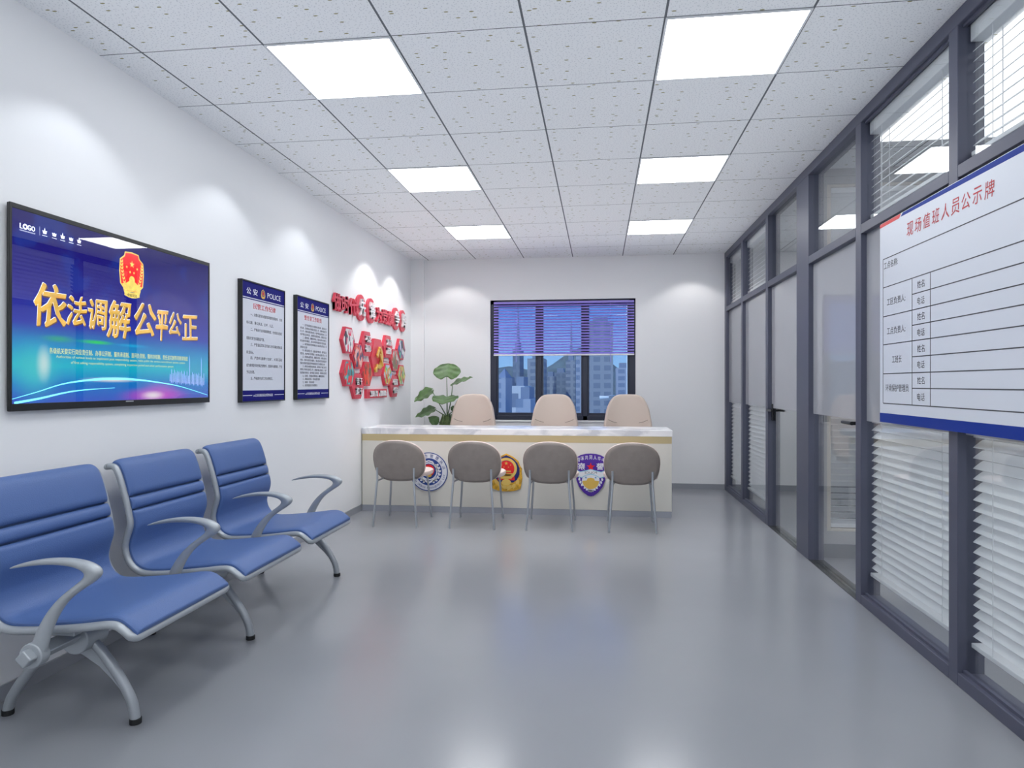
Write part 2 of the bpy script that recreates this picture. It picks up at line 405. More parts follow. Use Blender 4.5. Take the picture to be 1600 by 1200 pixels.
for (y0, y1, kind), bn in zip(bays, blind_names):
    wpart(MB().box(R, R+PD, y0, y1, TZ0, TZ1), 'transom', M_frame, bevel=.003)
    wpart(MB().box(GX, GX+.006, y0, y1, TZ1, 2.735), 'glass_pane', M_glass, smooth=False)
    if kind == 'glaze':
        wpart(MB().box(R, R+PD, y0, y1, 0, .055), 'bottom_rail', M_frame, bevel=.003)
        wpart(MB().box(GX, GX+.006, y0, y1, .055, TZ0), 'glass_pane', M_glass, smooth=False)
        b = MB(); bx = R+.020
        for z_ in (.055, 2.735-.012):
            b.box(bx, GX, y0, y1, z_, z_+.012)
        wpart(b, 'glazing_bead', M_frame, smooth=False)
        wpart(MB().box(GX-.004, GX-.001, y0+.001, y1-.001, FB, TZ0), 'frosted_film', M_film, smooth=False)
        venetian(y0, y1, .165, TZ0-.004, 'white venetian blind below the transom '+bn, 0)
        venetian(y0, y1, TZ1+.03, 2.733, 'short white blind above the transom '+bn, 1)
# glass doors
M_hinge = mat('dark_steel', (40, 42, 48), .35, metal=.6)
for k, (y0, y1) in enumerate(((5.34, 6.215), (4.152, 5.045))):
    d = empty('door_%d' % (k+1), (GX, y0, 0), kind='structure'); iv = Matrix.Translation((GX, y0, 0)).inverted()
    hy = y1-.035 if k == 0 else y0+.035; sg = -1 if k == 0 else 1
    child(MB().box(GX, GX+.010, y0+.006, y1-.006, .012, TZ0-.004).build('door_leaf', M_glass, smooth=False), d, iv)
    child(MB().box(GX-.004, GX-.001, y0+.008, y1-.008, FB, TZ0-.006).build('frosted_film', M_film, smooth=False), d, iv)
    for sx in (-1, 1):
        xb = GX+.005+sx*.006
        b = MB().tube([(xb, hy, 1.02), (xb+sx*.045, hy, 1.02)], .011, 12)
        b.tube([(xb+sx*.045, hy-sg*.012, 1.02), (xb+sx*.045, hy+sg*.06, 1.02), (xb+sx*.045, hy+sg*.15, 1.02)], [.0115, .011, .009], 12)
        child(b.build('door_handle', M_black), d, iv)
        child(MB().box(xb, xb+sx*.008, hy-.025, hy+.025, .93, 1.075).build('lock_plate', M_black, bevel=.004), d, iv)
    MB().box(R, R+PD, y0, y1, 0, .004).build('trim_%d' % (k+2), M_marble_dark, kind='structure', smooth=False)

# neighbouring rooms: cross wall with its own glazing and blind
XP = R+PD
b = MB()
b.box(XP, XP+.05, 5.14, 5.28, 0, ZC)
b.box(XP+.05, 3.6, 5.14, 5.28, 0, .19); b.box(XP+.05, 3.6, 5.14, 5.28, 2.69, ZC); b.box(3.6, XS, 5.14, 5.28, 0, ZC)
b.build('wall_cross', mat('grey_paint', (176, 177, 180), .7), kind='structure', smooth=False)
MB().box(XP, XS, 5.130, 5.14, 0, .10).build('baseboard_cross', mat('grey_skirting_dark', (120, 123, 130), .3), kind='structure', smooth=False)
w2 = empty('window_2', (2.6, 5.2, .19), kind='structure'); iv = Matrix.Translation((2.6, 5.2, .19)).inverted()
M_cream = mat('cream_frame', (206, 200, 192), .5)
b = MB().box(XP+.05, XP+.08, 5.15, 5.27, .19, 2.69).box(3.57, 3.6, 5.15, 5.27, .19, 2.69).box(XP+.08, 3.57, 5.15, 5.27, .19, .21).box(XP+.08, 3.57, 5.15, 5.27, 2.67, 2.69)
child(b.build('window_frame', M_cream, bevel=.002), w2, iv)
child(MB().box(XP+.08, 3.57, 5.24, 5.246, .21, 2.67).build('window_pane', M_glass, smooth=False), w2, iv)
vb = empty('venetian_blind', (2.6, 5.18, .21), label='wide white venetian blind seen through the near glass door, in the room beyond', cat='blind')
iv = Matrix.Translation((2.6, 5.18, .21)).inverted()
b = MB(); z = 2.62
while z > .25:
    slat(b, XP+.085, 3.565, 5.185, z, .050, .002, math.radians(-50)); z -= .0455
child(b.build('slats', M_blind), vb, iv)
child(MB().box(XP+.085, 3.565, 5.16, 5.21, .215, .235).build('bottom_rail', M_blind), vb, iv)
child(MB().box(XP+.085, 3.565, 5.16, 5.21, 2.63, 2.668).build('headrail', M_blind), vb, iv)

# ------------------------------------------------------------------ ceiling lights
def emit_mat(name, rgb, s):
    m = bpy.data.materials.new(name); m.use_nodes = True; n = m.node_tree; n.nodes.clear()
    e = n.nodes.new('ShaderNodeEmission'); e.inputs[0].default_value = rgb+(1,); e.inputs[1].default_value = s
    o = n.nodes.new('ShaderNodeOutputMaterial'); n.links.new(e.outputs[0], o.inputs[0]); return m
M_panel = emit_mat('panel_light', (.96, .98, 1.0), PANEL_STRENGTH)
M_side = emit_mat('side_room_glow', (.95, .97, 1.0), SIDE_STRENGTH)  # glow of the added stand-in panel beyond the near bays
M_trimwhite = mat('panel_rim', (215, 218, 222), .5)
pl = {2.926: 'nearest', 4.726: 'second', 6.526: 'third', 1.126: 'overhead', -.674: 'rear', -2.474: 'rearmost'}
for y, nm in pl.items():
    for x, sd in ((-1.524, 'left'), (.276, 'right')):
        lab = {'nearest': 'largest looking square ceiling panel light in the %s row', 'second': 'middle square ceiling panel light in the %s row',
               'third': 'farthest square ceiling panel light in the %s row, near the window wall', 'overhead': 'square ceiling panel light right above the viewpoint, %s row',
               'rear': 'square ceiling panel light behind the viewpoint, %s row', 'rearmost': 'square ceiling panel light beside the rear wall, %s row'}[nm] % sd
        o = empty('ceiling_light', (x+.3, y+.3, ZC-.004), label=lab, cat='ceiling light', group='square panel lights in the ceiling')
        b = MB()
        for a in ((-.298, -.288, -.298, .298), (.288, .298, -.298, .298), (-.288, .288, -.298, -.288), (-.288, .288, .288, .298)): b.box(*a, -.002, .004)
        b.build('rim', M_trimwhite, o, smooth=False)
        MB().box(-.288, .288, -.288, .288, 0, .003).build('diffuser', M_panel, o, smooth=False)
o = empty('white_standin_panel', (2.95, 1.6, ZC-.01), label='large glowing white stand-in panel added for the blank white area beyond the near glazed bays', cat='ceiling light')  # added glowing sheet, stands in for the blank white beyond the glass
MB().box(-1.20, 1.6, -2.2, 2.95, -.01, .01).build('diffuser', M_side, o, smooth=False)
for y in (6.2, 7.4):
    o = empty('ceiling_light', (3.2, y, ZC-.004), label='%s panel light in the room behind the far glass door' % ('nearer' if y < 7 else 'farther'), cat='ceiling light', group='panel lights in the far side room')
    MB().box(-.3, .3, -.3, .3, -.002, .003).build('diffuser', M_panel, o, smooth=False)

# ------------------------------------------------------------------ television
def screen_mat():
    m = bpy.data.materials.new('tv_picture'); m.use_nodes = True; n = m.node_tree; n.nodes.clear(); N = n.nodes.new; K = n.links.new
    o = N('ShaderNodeOutputMaterial'); e = N('ShaderNodeEmission'); K(e.outputs[0], o.inputs[0]); e.inputs[1].default_value = .55
    t = N('ShaderNodeTexCoord'); s = N('ShaderNodeSeparateXYZ'); K(t.outputs['Object'], s.inputs[0])
    r = N('ShaderNodeValToRGB'); mr = N('ShaderNodeMapRange'); mr.inputs[1].default_value = -.39; mr.inputs[2].default_value = .39
    K(s.outputs['Y'], mr.inputs[0]); K(mr.outputs[0], r.inputs[0])
    st = [(0, (58, 96, 214)), (.10, (20, 130, 222)), (.2, (18, 200, 226)), (.30, (30, 160, 225)), (.42, (50, 66, 190)), (.6, (44, 38, 160)), (1, (26, 16, 112))]
    el = r.color_ramp.elements
    for i, (p, c) in enumerate(st):
        q = el[i] if i < 2 else el.new(p)
        q.position = p; q.color = s2l(c)+(1,)
    # re-set after sorting
    for i, (p, c) in enumerate(st): el[i].position = p; el[i].color = s2l(c)+(1,)
    cur = r.outputs[0]
    def blob(cur, cx, cy, rx, ry, col, k=1.0, p=1.0):
        mp = N('ShaderNodeMapping'); mp.vector_type = 'POINT'; mp.inputs['Location'].default_value = (-cx/rx, -cy/ry, 0); mp.inputs['Scale'].default_value = (1/rx, 1/ry, 0)
        K(t.outputs['Object'], mp.inputs[0])
        l = N('ShaderNodeVectorMath'); l.operation = 'LENGTH'; K(mp.outputs[0], l.inputs[0])
        q = N('ShaderNodeMapRange'); q.interpolation_type = 'SMOOTHSTEP'; q.inputs[1].default_value = 1; q.inputs[2].default_value = 0; q.inputs[3].default_value = 0; q.inputs[4].default_value = k; K(l.outputs['Value'], q.inputs[0])
        x = N('ShaderNodeMix'); x.data_type = 'RGBA'; K(q.outputs[0], x.inputs[0]); K(cur, x.inputs[6]); x.inputs[7].default_value = s2l(col)+(1,); return x.outputs[2]
    # faint world map patches
    no = N('ShaderNodeTexNoise'); no.inputs['Scale'].default_value = 5; no.inputs['Detail'].default_value = 6; K(t.outputs['Object'], no.inputs['Vector'])
    mm = N('ShaderNodeMapRange'); mm.inputs[1].default_value = .54; mm.inputs[2].default_value = .60; mm.inputs[4].default_value = .28; K(no.outputs['Fac'], mm.inputs[0])
    hi = N('ShaderNodeMapRange'); hi.inputs[1].default_value = -.05; hi.inputs[2].default_value = .08; K(s.outputs['Y'], hi.inputs[0])
    mu = N('ShaderNodeMath'); mu.operation = 'MULTIPLY'; K(mm.outputs[0], mu.inputs[0]); K(hi.outputs[0], mu.inputs[1])
    x = N('ShaderNodeMix'); x.data_type = 'RGBA'; K(mu.outputs[0], x.inputs[0]); K(cur, x.inputs[6]); x.inputs[7].default_value = s2l((40, 92, 205))+(1,); cur = x.outputs[2]
    cx0, cz0 = 3.0615, 1.562
    cur = blob(cur, 2.50-cx0, 1.31-cz0, .17, .16, (70, 215, 225), .9)
    cur = blob(cur, 2.545-cx0, 1.335-cz0, .05, .10, (235, 255, 250), .75)
    cur = blob(cur, 3.62-cx0, 1.32-cz0, .18, .14, (60, 170, 225), .7)
    cur = blob(cur, 2.623-cx0, 1.442-cz0, .13, .022, (60, 200, 120), .7)
    cur = blob(cur, 2.84-cx0, 1.441-cz0, .15, .014, (40, 235, 90), .95)
    cur = blob(cur, 3.086-cx0, 1.438-cz0, .18, .012, (30, 190, 250), .9)
    cur = blob(cur, 3.27-cx0, 1.192-cz0, .34, .052, (225, 70, 220), .95)
    cur = blob(cur, 3.30-cx0, 1.225-cz0, .20, .05, (200, 110, 225), .6)
    cur = blob(cur, 3.24-cx0, 1.192-cz0, .12, .030, (255, 245, 255), 1)
    cur = blob(cur, 2.95-cx0, 1.27-cz0, .24, .016, (255, 255, 255), .95)
    K(cur, e.inputs[0]); return m
TY, TZ = 3.0615, 1.562
TS = 1.01226
tv = empty('television', M=left_frame(TY*TS, 1.25+(TZ-1.25)*TS, L-.0287)@Matrix.Scale(TS, 4), label='large flat television with a blue picture and golden writing, on the left wall', cat='television')
hw, hh = .6846, .41
MB().box(-hw, hw, -hh-.01, hh-.008, .040, .05).build('housing', M_black, tv, bevel=.004)
MB().box(-.25, .25, -.15, .15, .0295, .040).build('wall_bracket', M_black, tv, smooth=False)
b = MB()
sw0, sw1, sh0, sh1 = 2.387-TY, 3.736-TY, 1.172-TZ, 1.944-TZ
b.box(-hw, sw0, -hh-.01, hh-.008, .05, .056); b.box(sw1, hw, -hh-.01, hh-.008, .05, .056); b.box(sw0, sw1, -hh-.01, sh0, .05, .056); b.box(sw0, sw1, sh1, hh-.008, .05, .056)
b.build('bezel', M_black, tv, bevel=.001)
scr = MB().box(sw0, sw1, sh0, sh1, .0495, .0515).build('screen', screen_mat(), tv, smooth=False)
M_tvgold = mat('screen_gold', (222, 178, 72), .6, emit=.38, var=.25, vscale=14)
M_tvgoldD = mat('screen_gold_shade', (110, 66, 26), .6, emit=.3)
M_tvwhite = mat('screen_white', (235, 240, 250), .6, emit=.75)
M_tvred = mat('screen_red', (214, 24, 28), .6, emit=.7)
M_tvcyan = mat('screen_cyan', (120, 235, 255), .6, emit=.85)
M_tvyel = mat('screen_olive', (190, 190, 120), .6, emit=.6)
def X(y): return y-TY
def Zc(z): return z-TZ
b1, b2, b3 = MB(), MB(), MB()
for ch, y0, y1, z0, z1, sk in (('依', 2.49, 2.665, 1.49, 1.67, .10), ('法', 2.665, 2.78, 1.505, 1.638, .2), ('调', 2.785, 2.905, 1.50, 1.64, .12), ('解', 2.915, 3.07, 1.47, 1.65, .12),
                           ('公', 3.09, 3.26, 1.49, 1.66, .15), ('平', 3.262, 3.362, 1.475, 1.64, .1), ('公', 3.365, 3.475, 1.51, 1.638, .15), ('正', 3.485, 3.628, 1.495, 1.635, .05)):
    zc_ = (z0+z1)/2
    def fn(p, sk=sk, zc_=zc_, y0=y0, y1=y1):
        x, y = p; return (x+sk*(y-Zc(zc_))*.7+.004*math.sin(y*90), y+.05*(x-X((y0+y1)/2))+.003*math.sin(x*80))
    text_into(b1, ch, X(y0), X(y1), Zc(z0), Zc(z1), .0531, bold=.014, fn=fn)
    text_into(b2, ch, X(y0)+.003, X(y1)+.004, Zc(z0)-.005, Zc(z1)-.004, .0525, bold=.022, fn=fn)
    text_into(b3, ch, X(y0)-.0015, X(y1)-.0015, Zc(z0)+.002, Zc(z1)+.002, .0528, bold=.014, fn=fn)
b2.build('slogan_shadow', M_tvgoldD, scr, smooth=False); b3.build('slogan_highlight', M_tvwhite, scr, smooth=False); b1.build('slogan', M_tvgold, scr, smooth=False)
b = MB()
text_into(b, '各级机关要实行岗位责任制、办事公开制、服务承诺制、首问负责制、限时办结制、责任追究制等项规章制度', X(2.572), X(3.536), Zc(1.378), Zc(1.404), .0525, bold=.012)
text_into(b, 'Authorities of various levels to implement post responsibility system, make public the service commitment system, system', X(2.608), X(3.51), Zc(1.358), Zc(1.373), .0525)
text_into(b, 'of first asking responsibility system, completing inspection period and other performance system', X(2.689), X(3.407), Zc(1.335), Zc(1.350), .0525)
b.build('screen_text', M_tvyel, scr, smooth=False)
b = MB()
text_into(b, 'L', X(2.425), X(2.440), Zc(1.870), Zc(1.893), .0525, bold=.04); text_into(b, 'G', X(2.462), X(2.480), Zc(1.870), Zc(1.893), .0525, bold=.04); text_into(b, 'O', X(2.481), X(2.50), Zc(1.870), Zc(1.893), .0525, bold=.04)
ring(b, X(2.4515), Zc(1.8815), .0055, .0115, .0525, .0528)
text_into(b, 'COMPANY BRANDING', X(2.425), X(2.50), Zc(1.861), Zc(1.866), .0525)
MB().box(X(2.522), X(2.5228), Zc(1.862), Zc(1.898), .0525, .0527).build('screen_divider', M_tvwhite, scr, smooth=False)
b.build('screen_logo', M_tvwhite, scr, smooth=False)
for i, y in enumerate((2.548, 2.598, 2.643, 2.690, 2.736)):
    b = MB(); x = X(y); z = Zc(1.884)
    b.prism([(x-.012, z+.004), (x-.008, z-.010), (x+.008, z-.010), (x+.012, z+.004), (x+.004, z+.001), (x, z+(.016 if i % 2 == 0 else .006)), (x-.004, z+.001)], .0525, .0527)
    b.box(x-.013, x+.013, z-.019, z-.017, .0525, .0527)
    b.build('screen_icon', M_tvwhite, scr, smooth=False)
def band(mb, pts, w0, z, d=.0002):
    n = len(pts)
    for i in range(n-1):
        (x0, y0, a), (x1, y1, c) = pts[i], pts[i+1]
        mb.add([(x0, y0-a*w0, z), (x1, y1-c*w0, z), (x1, y1+c*w0, z), (x0, y0+a*w0, z)], [(0, 1, 2, 3)])
def curve(pl, n=40):
    out_ = []
    for i in range(n+1):
        t = i/n*(len(pl)-1); k = min(int(t), len(pl)-2); f = t-k
        p = [pl[max(k-1, 0)], pl[k], pl[k+1], pl[min(k+2, len(pl)-1)]]
        q = tuple(.5*((2*p[1][d])+(-p[0][d]+p[2][d])*f+(2*p[0][d]-5*p[1][d]+4*p[2][d]-p[3][d])*f*f+(-p[0][d]+3*p[1][d]-3*p[2][d]+p[3][d])*f**3) for d in range(len(p[0])))
        out_.append(q)
    return out_
b = MB()
a = curve([(X(2.388), Zc(1.19), .3), (X(2.513), Zc(1.218), .5), (X(2.644), Zc(1.25), .7), (X(2.788), Zc(1.267), 1.2), (X(2.946), Zc(1.275), 1.6), (X(3.121), Zc(1.271), 1.2), (X(3.317), Zc(1.255), .7), (X(3.483), Zc(1.234), .5), (X(3.73), Zc(1.185), .3)])
band(b, a, .0035, .0522)
a = curve([(X(2.40), Zc(1.175), 1.3), (X(2.52), Zc(1.19), 1.2), (X(2.66), Zc(1.213), .9), (X(2.776), Zc(1.224), .6), (X(2.96), Zc(1.232), .2)])
band(b, a, .0035, .0522)
b.build('screen_arc', M_tvcyan, scr, smooth=False)
b = MB()
for i in range(26):
    y = 3.375+i*.0125; h = .02+.03*abs(math.sin(i*1.7))+(.09 if i in (14, 23) else 0)
    base = 1.285-.02*(i/26)
    b.prism([(X(y), Zc(base-.02-.015*abs(math.sin(i)))), (X(y+.007), Zc(base-.02)), (X(y+.007), Zc(base+h*.8)), (X(y+.003), Zc(base+h))], .0520, .0522)
b.build('screen_skyline', mat('screen_lilac', (150, 165, 235), .6, emit=.6), scr, smooth=False)

def justice_badge(par, cx, cy, W, H, z, mred, mgold, mink, txt='中国司法'):
    """red shield with five stars, wheat ears, pillar base and ribbon"""
    def P(u, v): return (cx+u*W/2, cy+v*H/2)
    outl = [P(*q) for q in ((-.95, .62), (-.62, .80), (-.55, .98), (0, 1.02), (.55, .98), (.62, .80), (.95, .62), (1.0, .1), (.92, -.45), (.5, -.75), (-.5, -.75), (-.92, -.45), (-1.0, .1))]
    MB().prism(outl, z, z+.0004).build('badge_rim', mgold, par, smooth=False)
    inn = [(cx+(x-cx)*.92, cy+(y-cy)*.945) for x, y in outl]
    MB().prism(inn, z+.0004, z+.0008).build('badge_field', mred, par, smooth=False)
    b = MB()
    b.prism(star(*P(0, .48), .085*H), z+.0008, z+.0012)
    for u, v in ((-.42, .32), (.42, .32), (-.16, .12), (.16, .12)): b.prism(star(*P(u, v), .035*H), z+.0008, z+.0012)
    for s in (-1, 1):
        for i in range(8):
            v = .45-i*.145; x, y = P(s*(.80-.006*i*i), v)
            b.prism(leaf_poly(x, y, .085*H, .034*H, PI/2+s*.35), z+.0008, z+.0012); b.prism(leaf_poly(x, y, .08*H, .032*H, PI/2-s*.75), z+.0008, z+.0012)
    b.prism([P(-.8, -.45), P(-.45, -.38), P(-.15, -.25), P(.15, -.25), P(.45, -.38), P(.8, -.45), P(.5, -.7), P(-.5, -.7)], z+.0008, z+.0013)
    b.prism(poly_ell(*P(0, -.22), .09*H, .09*H, 20), z+.0008, z+.0014)
    b.prism([P(-.72, -.62), P(-.3, -.75), P(0, -.78), P(.3, -.75), P(.72, -.62), P(.6, -.85), P(.62, -.93), P(.3, -1.0), P(0, -1.02), P(-.3, -1.0), P(-.62, -.93), P(-.6, -.85)], z+.0013, z+.0017)
    b.build('badge_relief', mgold, par, smooth=False)
    b = MB()
    text_into(b, txt, P(-.4, 0)[0], P(.4, 0)[0], P(0, -.97)[1], P(0, -.83)[1], z+.0019, bold=.02)
    b.build('badge_text', mink, par, smooth=False)
justice_badge(scr, X(3.078), Zc(1.786), .178, .222, .0522, M_tvred, mat('screen_badge_gold', (222, 196, 96), .6, emit=.55, var=.2, vscale=40), M_black)
MB().box(X(3.03), X(3.085), Zc(1.1625), Zc(1.1685), .0562, .0566).build('maker_plate', mat('grey_lettering', (150, 152, 156), .4), tv, smooth=False)
MB().box(sw0+.0005, sw1-.0005, sh0+.0005, sh1-.0005, .0545, .0552).build('screen_glass', glass_mat('screen_glass', (1, 1, 1), 1.62), tv, smooth=False)

# ------------------------------------------------------------------ the two framed notices
def police_badge(mb_gold, mb_blue, mb_red, cx, cy, r, z, d=.0003):
    mb_gold.prism([(cx+r*x, cy+r*y) for x, y in ((-.75, .6), (-.5, .8), (0, 1.05), (.5, .8), (.75, .6), (.85, 0), (.95, -.3), (.8, -.75), (.4, -1), (-.4, -1), (-.8, -.75), (-.95, -.3), (-.85, 0))], z, z+d)
    mb_blue.prism([(cx+r*x, cy+r*y) for x, y in ((-.6, .5), (0, .88), (.6, .5), (.62, -.1), (.3, -.5), (-.3, -.5), (-.62, -.1))], z+d, z+2*d)
    mb_gold.prism(poly_ell(cx, cy+.15*r, .48*r, .48*r, 24), z+2*d, z+3*d)
    mb_red.prism(poly_ell(cx, cy+.15*r, .38*r, .38*r, 24), z+3*d, z+4*d)
def notice(y0, y1, label, title, lines, tx0, tx1):
    z0, z1 = 1.128, 1.938; cy, cz = (y0+y1)/2, (z0+z1)/2
    o = empty('framed_notice', M=left_frame(cy, cz), label=label, cat='notice', group='framed police notices on the left wall')
    hw_, hh_ = (y1-y0)/2, (z1-z0)/2
    MB().box(-hw_, hw_, -hh_, hh_, 0, .026).build('backing', M_black, o, smooth=False)
    b = MB(); t = .008
    b.box(-hw_, -hw_+t, -hh_, hh_, .026, .032).box(hw_-t, hw_, -hh_, hh_, .026, .032).box(-hw_+t, hw_-t, -hh_, -hh_+t, .026, .032).box(-hw_+t, hw_-t, hh_-t, hh_, .026, .032)
    b.build('frame', M_black, o, smooth=False)
    pr = MB().box(-hw_+t, hw_-t, -hh_+t, hh_-t, .026, .027).build('sheet', M_paper, o, smooth=False)
    def Zn(z): return z-cz
    hx = hw_-t
    MB().box(-hx, hx, Zn(1.828), hh_-t, .027, .0274).build('header_band', M_navy, pr, smooth=False)
    MB().box(-hx, hx, Zn(1.815), Zn(1.8215), .027, .0274).build('header_line', M_navy, pr, smooth=False)
    MB().box(-hx, hx, -hh_+t, Zn(1.207), .027, .0274).build('footer_band', M_navy, pr, smooth=False)
    w_ = 2*hw_
    b = MB()
    def fx(f): return -hw_+f*w_
    text_into(b, '公', fx(.105), fx(.20), Zn(1.848), Zn(1.893), .0276, bold=.02); text_into(b, '安', fx(.245), fx(.345), Zn(1.848), Zn(1.893), .0276, bold=.02)
    text_into(b, 'POLICE', fx(.57), fx(.895), Zn(1.852), Zn(1.890), .0276, bold=.012)
    b.box(fx(.02), fx(.225), Zn(1.172), Zn(1.1755), .0275, .0277).box(fx(.745), fx(.98), Zn(1.172), Zn(1.1755), .0275, .0277)
    text_into(b, 'xx公安局城南派出所警务站宣', fx(.25), fx(.70), Zn(1.163), Zn(1.183), .0276, bold=.01)
    b.build('white_lettering', M_printwhite, pr, smooth=False)
    g, bl_, rd = MB(), MB(), MB(); police_badge(g, bl_, rd, fx(.47), Zn(1.871), .032, .0276)
    g.build('badge', M_gold, pr, smooth=False); bl_.build('badge_field', M_navy, pr, smooth=False); rd.build('badge_disc', M_redink, pr, smooth=False)
    b = MB(); text_into(b, title, fx(tx0), fx(tx1), Zn(1.756), Zn(1.797), .0276, bold=.02); b.build('title', M_redink, pr, smooth=False)
    b = MB()
    for s, z, h, a, c in lines: text_into(b, s, fx(a), fx(c), Zn(z-h/2), Zn(z+h/2), .0276, bold=.006)
    b.build('body_text', M_ink, pr, smooth=False)
l1 = [('一、对群众要求办理的事项要热情接待、文明', 1.716, .022, .19, .93), ('有礼貌、秉公执法，公平、公正。', 1.649+.012, .022, .10, .72),
      ('二、严格执行各项规章制度，杜绝违法违纪', 1.616, .022, .19, .93), ('现象的发生和蔓延扩散。', 1.556, .022, .10, .50), ('三、严禁酒后驾车及驾驶公务车辆办理私事', 1.527-.012, .022, .19, .93),
      ('和游玩。', 1.462, .022, .10, .26), ('四、严禁参与赌博“六合彩”、大家乐活动', 1.425, .022, .19, .93), ('或为赌博提供场所和方便条件，发现参与赌博的，严肃', 1.375, .022, .10, .93),
      ('予以处理。', 1.330, .022, .10, .28), ('五、严格遵守各项工作纪律规定。', 1.288, .022, .19, .70)]
notice(4.156, 4.765, 'left framed police notice with a blue header, red title and widely spaced text', '民警工作纪律', l1, .25, .77)
src = '一、宣传党和国家的方针政策和法律法规，组织群众开展安全防范工作，收集掌握社情民意，维护辖区治安秩序，接受群众报警求助，调解民间纠纷，为群众提供咨询服务，落实各项防控措施'
l2 = []
z = 1.716; rows = [1, 0, 0, 0, 1, 0, 1, 0, 1, 0, 1, 0, 0, 1, 0, 0, 1, 1, 1, 1]
num = '一二三四五六七八九十'; k = 0
for i, ind in enumerate(rows):
    s = ''.join(src[2+(i*13+j) % (len(src)-2)] for j in range(22 if ind else 24))
    end = .92
    if i < len(rows)-1 and rows[i+1] == 1 and not ind: end = (.86, .92, .9, .3, .92)[k % 5]
    if i >= 16: end = (.85, .7, .52, .62)[i-16]
    if ind: s = num[k]+'、'+s; k += 1
    a = .17 if ind else .10
    s = s[:max(4, int(len(s)*(end-a)/(.92-a)))]
    l2.append((s, z, .019, a, end)); z -= .0251
notice(4.966, 5.590, 'right framed police notice with a blue header, red title and densely packed text', '警务室工作职责', l2, .22, .76)

# ------------------------------------------------------------------ red sign with hexagon plaques
tt = empty('wall_slogan', M=left_frame(6.83, 1.985), label='row of red raised characters with four round red discs and white characters', cat='wall lettering')
for ch, y0, y1 in (('做', 5.70, 5.885), ('时', 5.89, 6.07), ('代', 6.075, 6.265), ('为', 6.845, 7.04), ('党', 7.04, 7.235), ('旗', 7.235, 7.43)):
    b = MB(); text_into(b, ch, y0-6.83, y1-6.83, -.085, .075, .008, .022, bold=.026); b.build('character', M_red, tt, smooth=False)
for ch, yc in (('先', 6.408), ('锋', 6.70), ('争', 7.56), ('辉', 7.83)):
    dsc = MB().prism(poly_ell(yc-6.83, .013, .128, .128, 40), 0, .022).build('disc', M_red, tt, smooth=False)
    b = MB(); text_into(b, ch, yc-6.83-.075, yc-6.83+.085, -.07, .10, .023, .018, bold=.018); b.build('character', M_white, dsc, smooth=False)

def photo_mat(name, cols, seed):
    m = bpy.data.materials.new(name); m.use_nodes = True; n = m.node_tree; N = n.nodes.new; K = n.links.new
    b = n.nodes['Principled BSDF']; b.inputs['Roughness'].default_value = .35; t = N('ShaderNodeTexCoord')
    mp = N('ShaderNodeMapping'); mp.inputs['Location'].default_value = (seed*.37, seed*.73, 0); mp.inputs['Scale'].default_value = (1.3, .75, 1); K(t.outputs['Object'], mp.inputs[0])
    v = N('ShaderNodeTexVoronoi'); v.inputs['Scale'].default_value = 24; K(mp.outputs[0], v.inputs['Vector'])
    s = N('ShaderNodeSeparateColor'); K(v.outputs['Color'], s.inputs[0]); r = N('ShaderNodeValToRGB'); r.color_ramp.interpolation = 'CONSTANT'; K(s.outputs[0], r.inputs[0])
    el = r.color_ramp.elements
    while len(el) < len(cols): el.new(.5)
    for i, c in enumerate(cols): el[i].position = i/len(cols)
    for i, c in enumerate(cols): el[i].color = s2l(c)+(1,)
    K(r.outputs[0], b.inputs['Base Color']); return m
PH = {1: ((225, 225, 225), (235, 40, 90), (40, 45, 60), (210, 205, 205), (200, 40, 50), (235, 235, 235)),
      2: ((220, 60, 40), (50, 65, 110), (225, 110, 90), (40, 50, 80), (230, 180, 170), (200, 60, 50)),
      3: ((110, 190, 180), (225, 30, 50), (90, 90, 90), (230, 60, 60), (120, 130, 130), (70, 160, 170)),
      4: ((220, 50, 35), (120, 80, 60), (60, 110, 60), (235, 70, 40), (150, 60, 50), (200, 110, 90)),
      5: ((90, 170, 220), (120, 190, 90), (220, 220, 225), (210, 50, 50), (220, 160, 60), (180, 200, 215)),
      6: ((190, 60, 65), (150, 130, 120), (100, 85, 80), (200, 190, 190), (210, 70, 70), (120, 110, 60)),
      7: ((40, 50, 75), (210, 60, 80), (80, 180, 150), (60, 90, 150), (220, 220, 225), (35, 40, 55)),
      8: ((210, 60, 55), (150, 190, 70), (215, 205, 120), (180, 190, 190), (200, 70, 60), (90, 140, 80))}
def hexp(w_, h, a=.5): return [(-w_/2, 0), (-w_*a/2, -h/2), (w_*a/2, -h/2), (w_/2, 0), (w_*a/2, h/2), (-w_*a/2, h/2)]
def plaque(yc, zc, label, photo=None, txt=None, cap=None, w_=.322, h=.243):
    o = empty('hexagon_plaque', M=left_frame(yc, zc), label=label, cat='wall plaque', group='red hexagon plaques on the left wall')
    MB().prism(hexp(w_, h), 0, .03).build('board', M_red, o, smooth=False)
    if photo: MB().prism(hexp(w_*.86, h*.86), .031, .034).build('photo', photo_mat('group_photo_%d' % photo, PH[photo], photo), o, smooth=False)
    if txt:
        b = MB()
        text_into(b, txt[:2], -.075, .08, .012, .082, .031, .016, bold=.013); text_into(b, txt[2:], -.075, .08, -.082, -.012, .031, .016, bold=.013)
        b.build('raised_text', M_white, o, smooth=False)
    if cap:
        b = MB(); text_into(b, cap, -.085, .085, -h/2-.040, -h/2-.014, 0, .016, bold=.013); b.build('caption', M_white, o, smooth=False)
    return o
plaque(6.052, 1.655, 'red hexagon plaque with photo at the upper left corner of the group', 1)
plaque(6.303, 1.519, 'red hexagon plaque with photo directly left of the centre emblem plaque', 2, cap='爱岗敬业')
plaque(6.052, 1.351, 'red hexagon plaque with a teal and red photo at the lower left edge', 3)
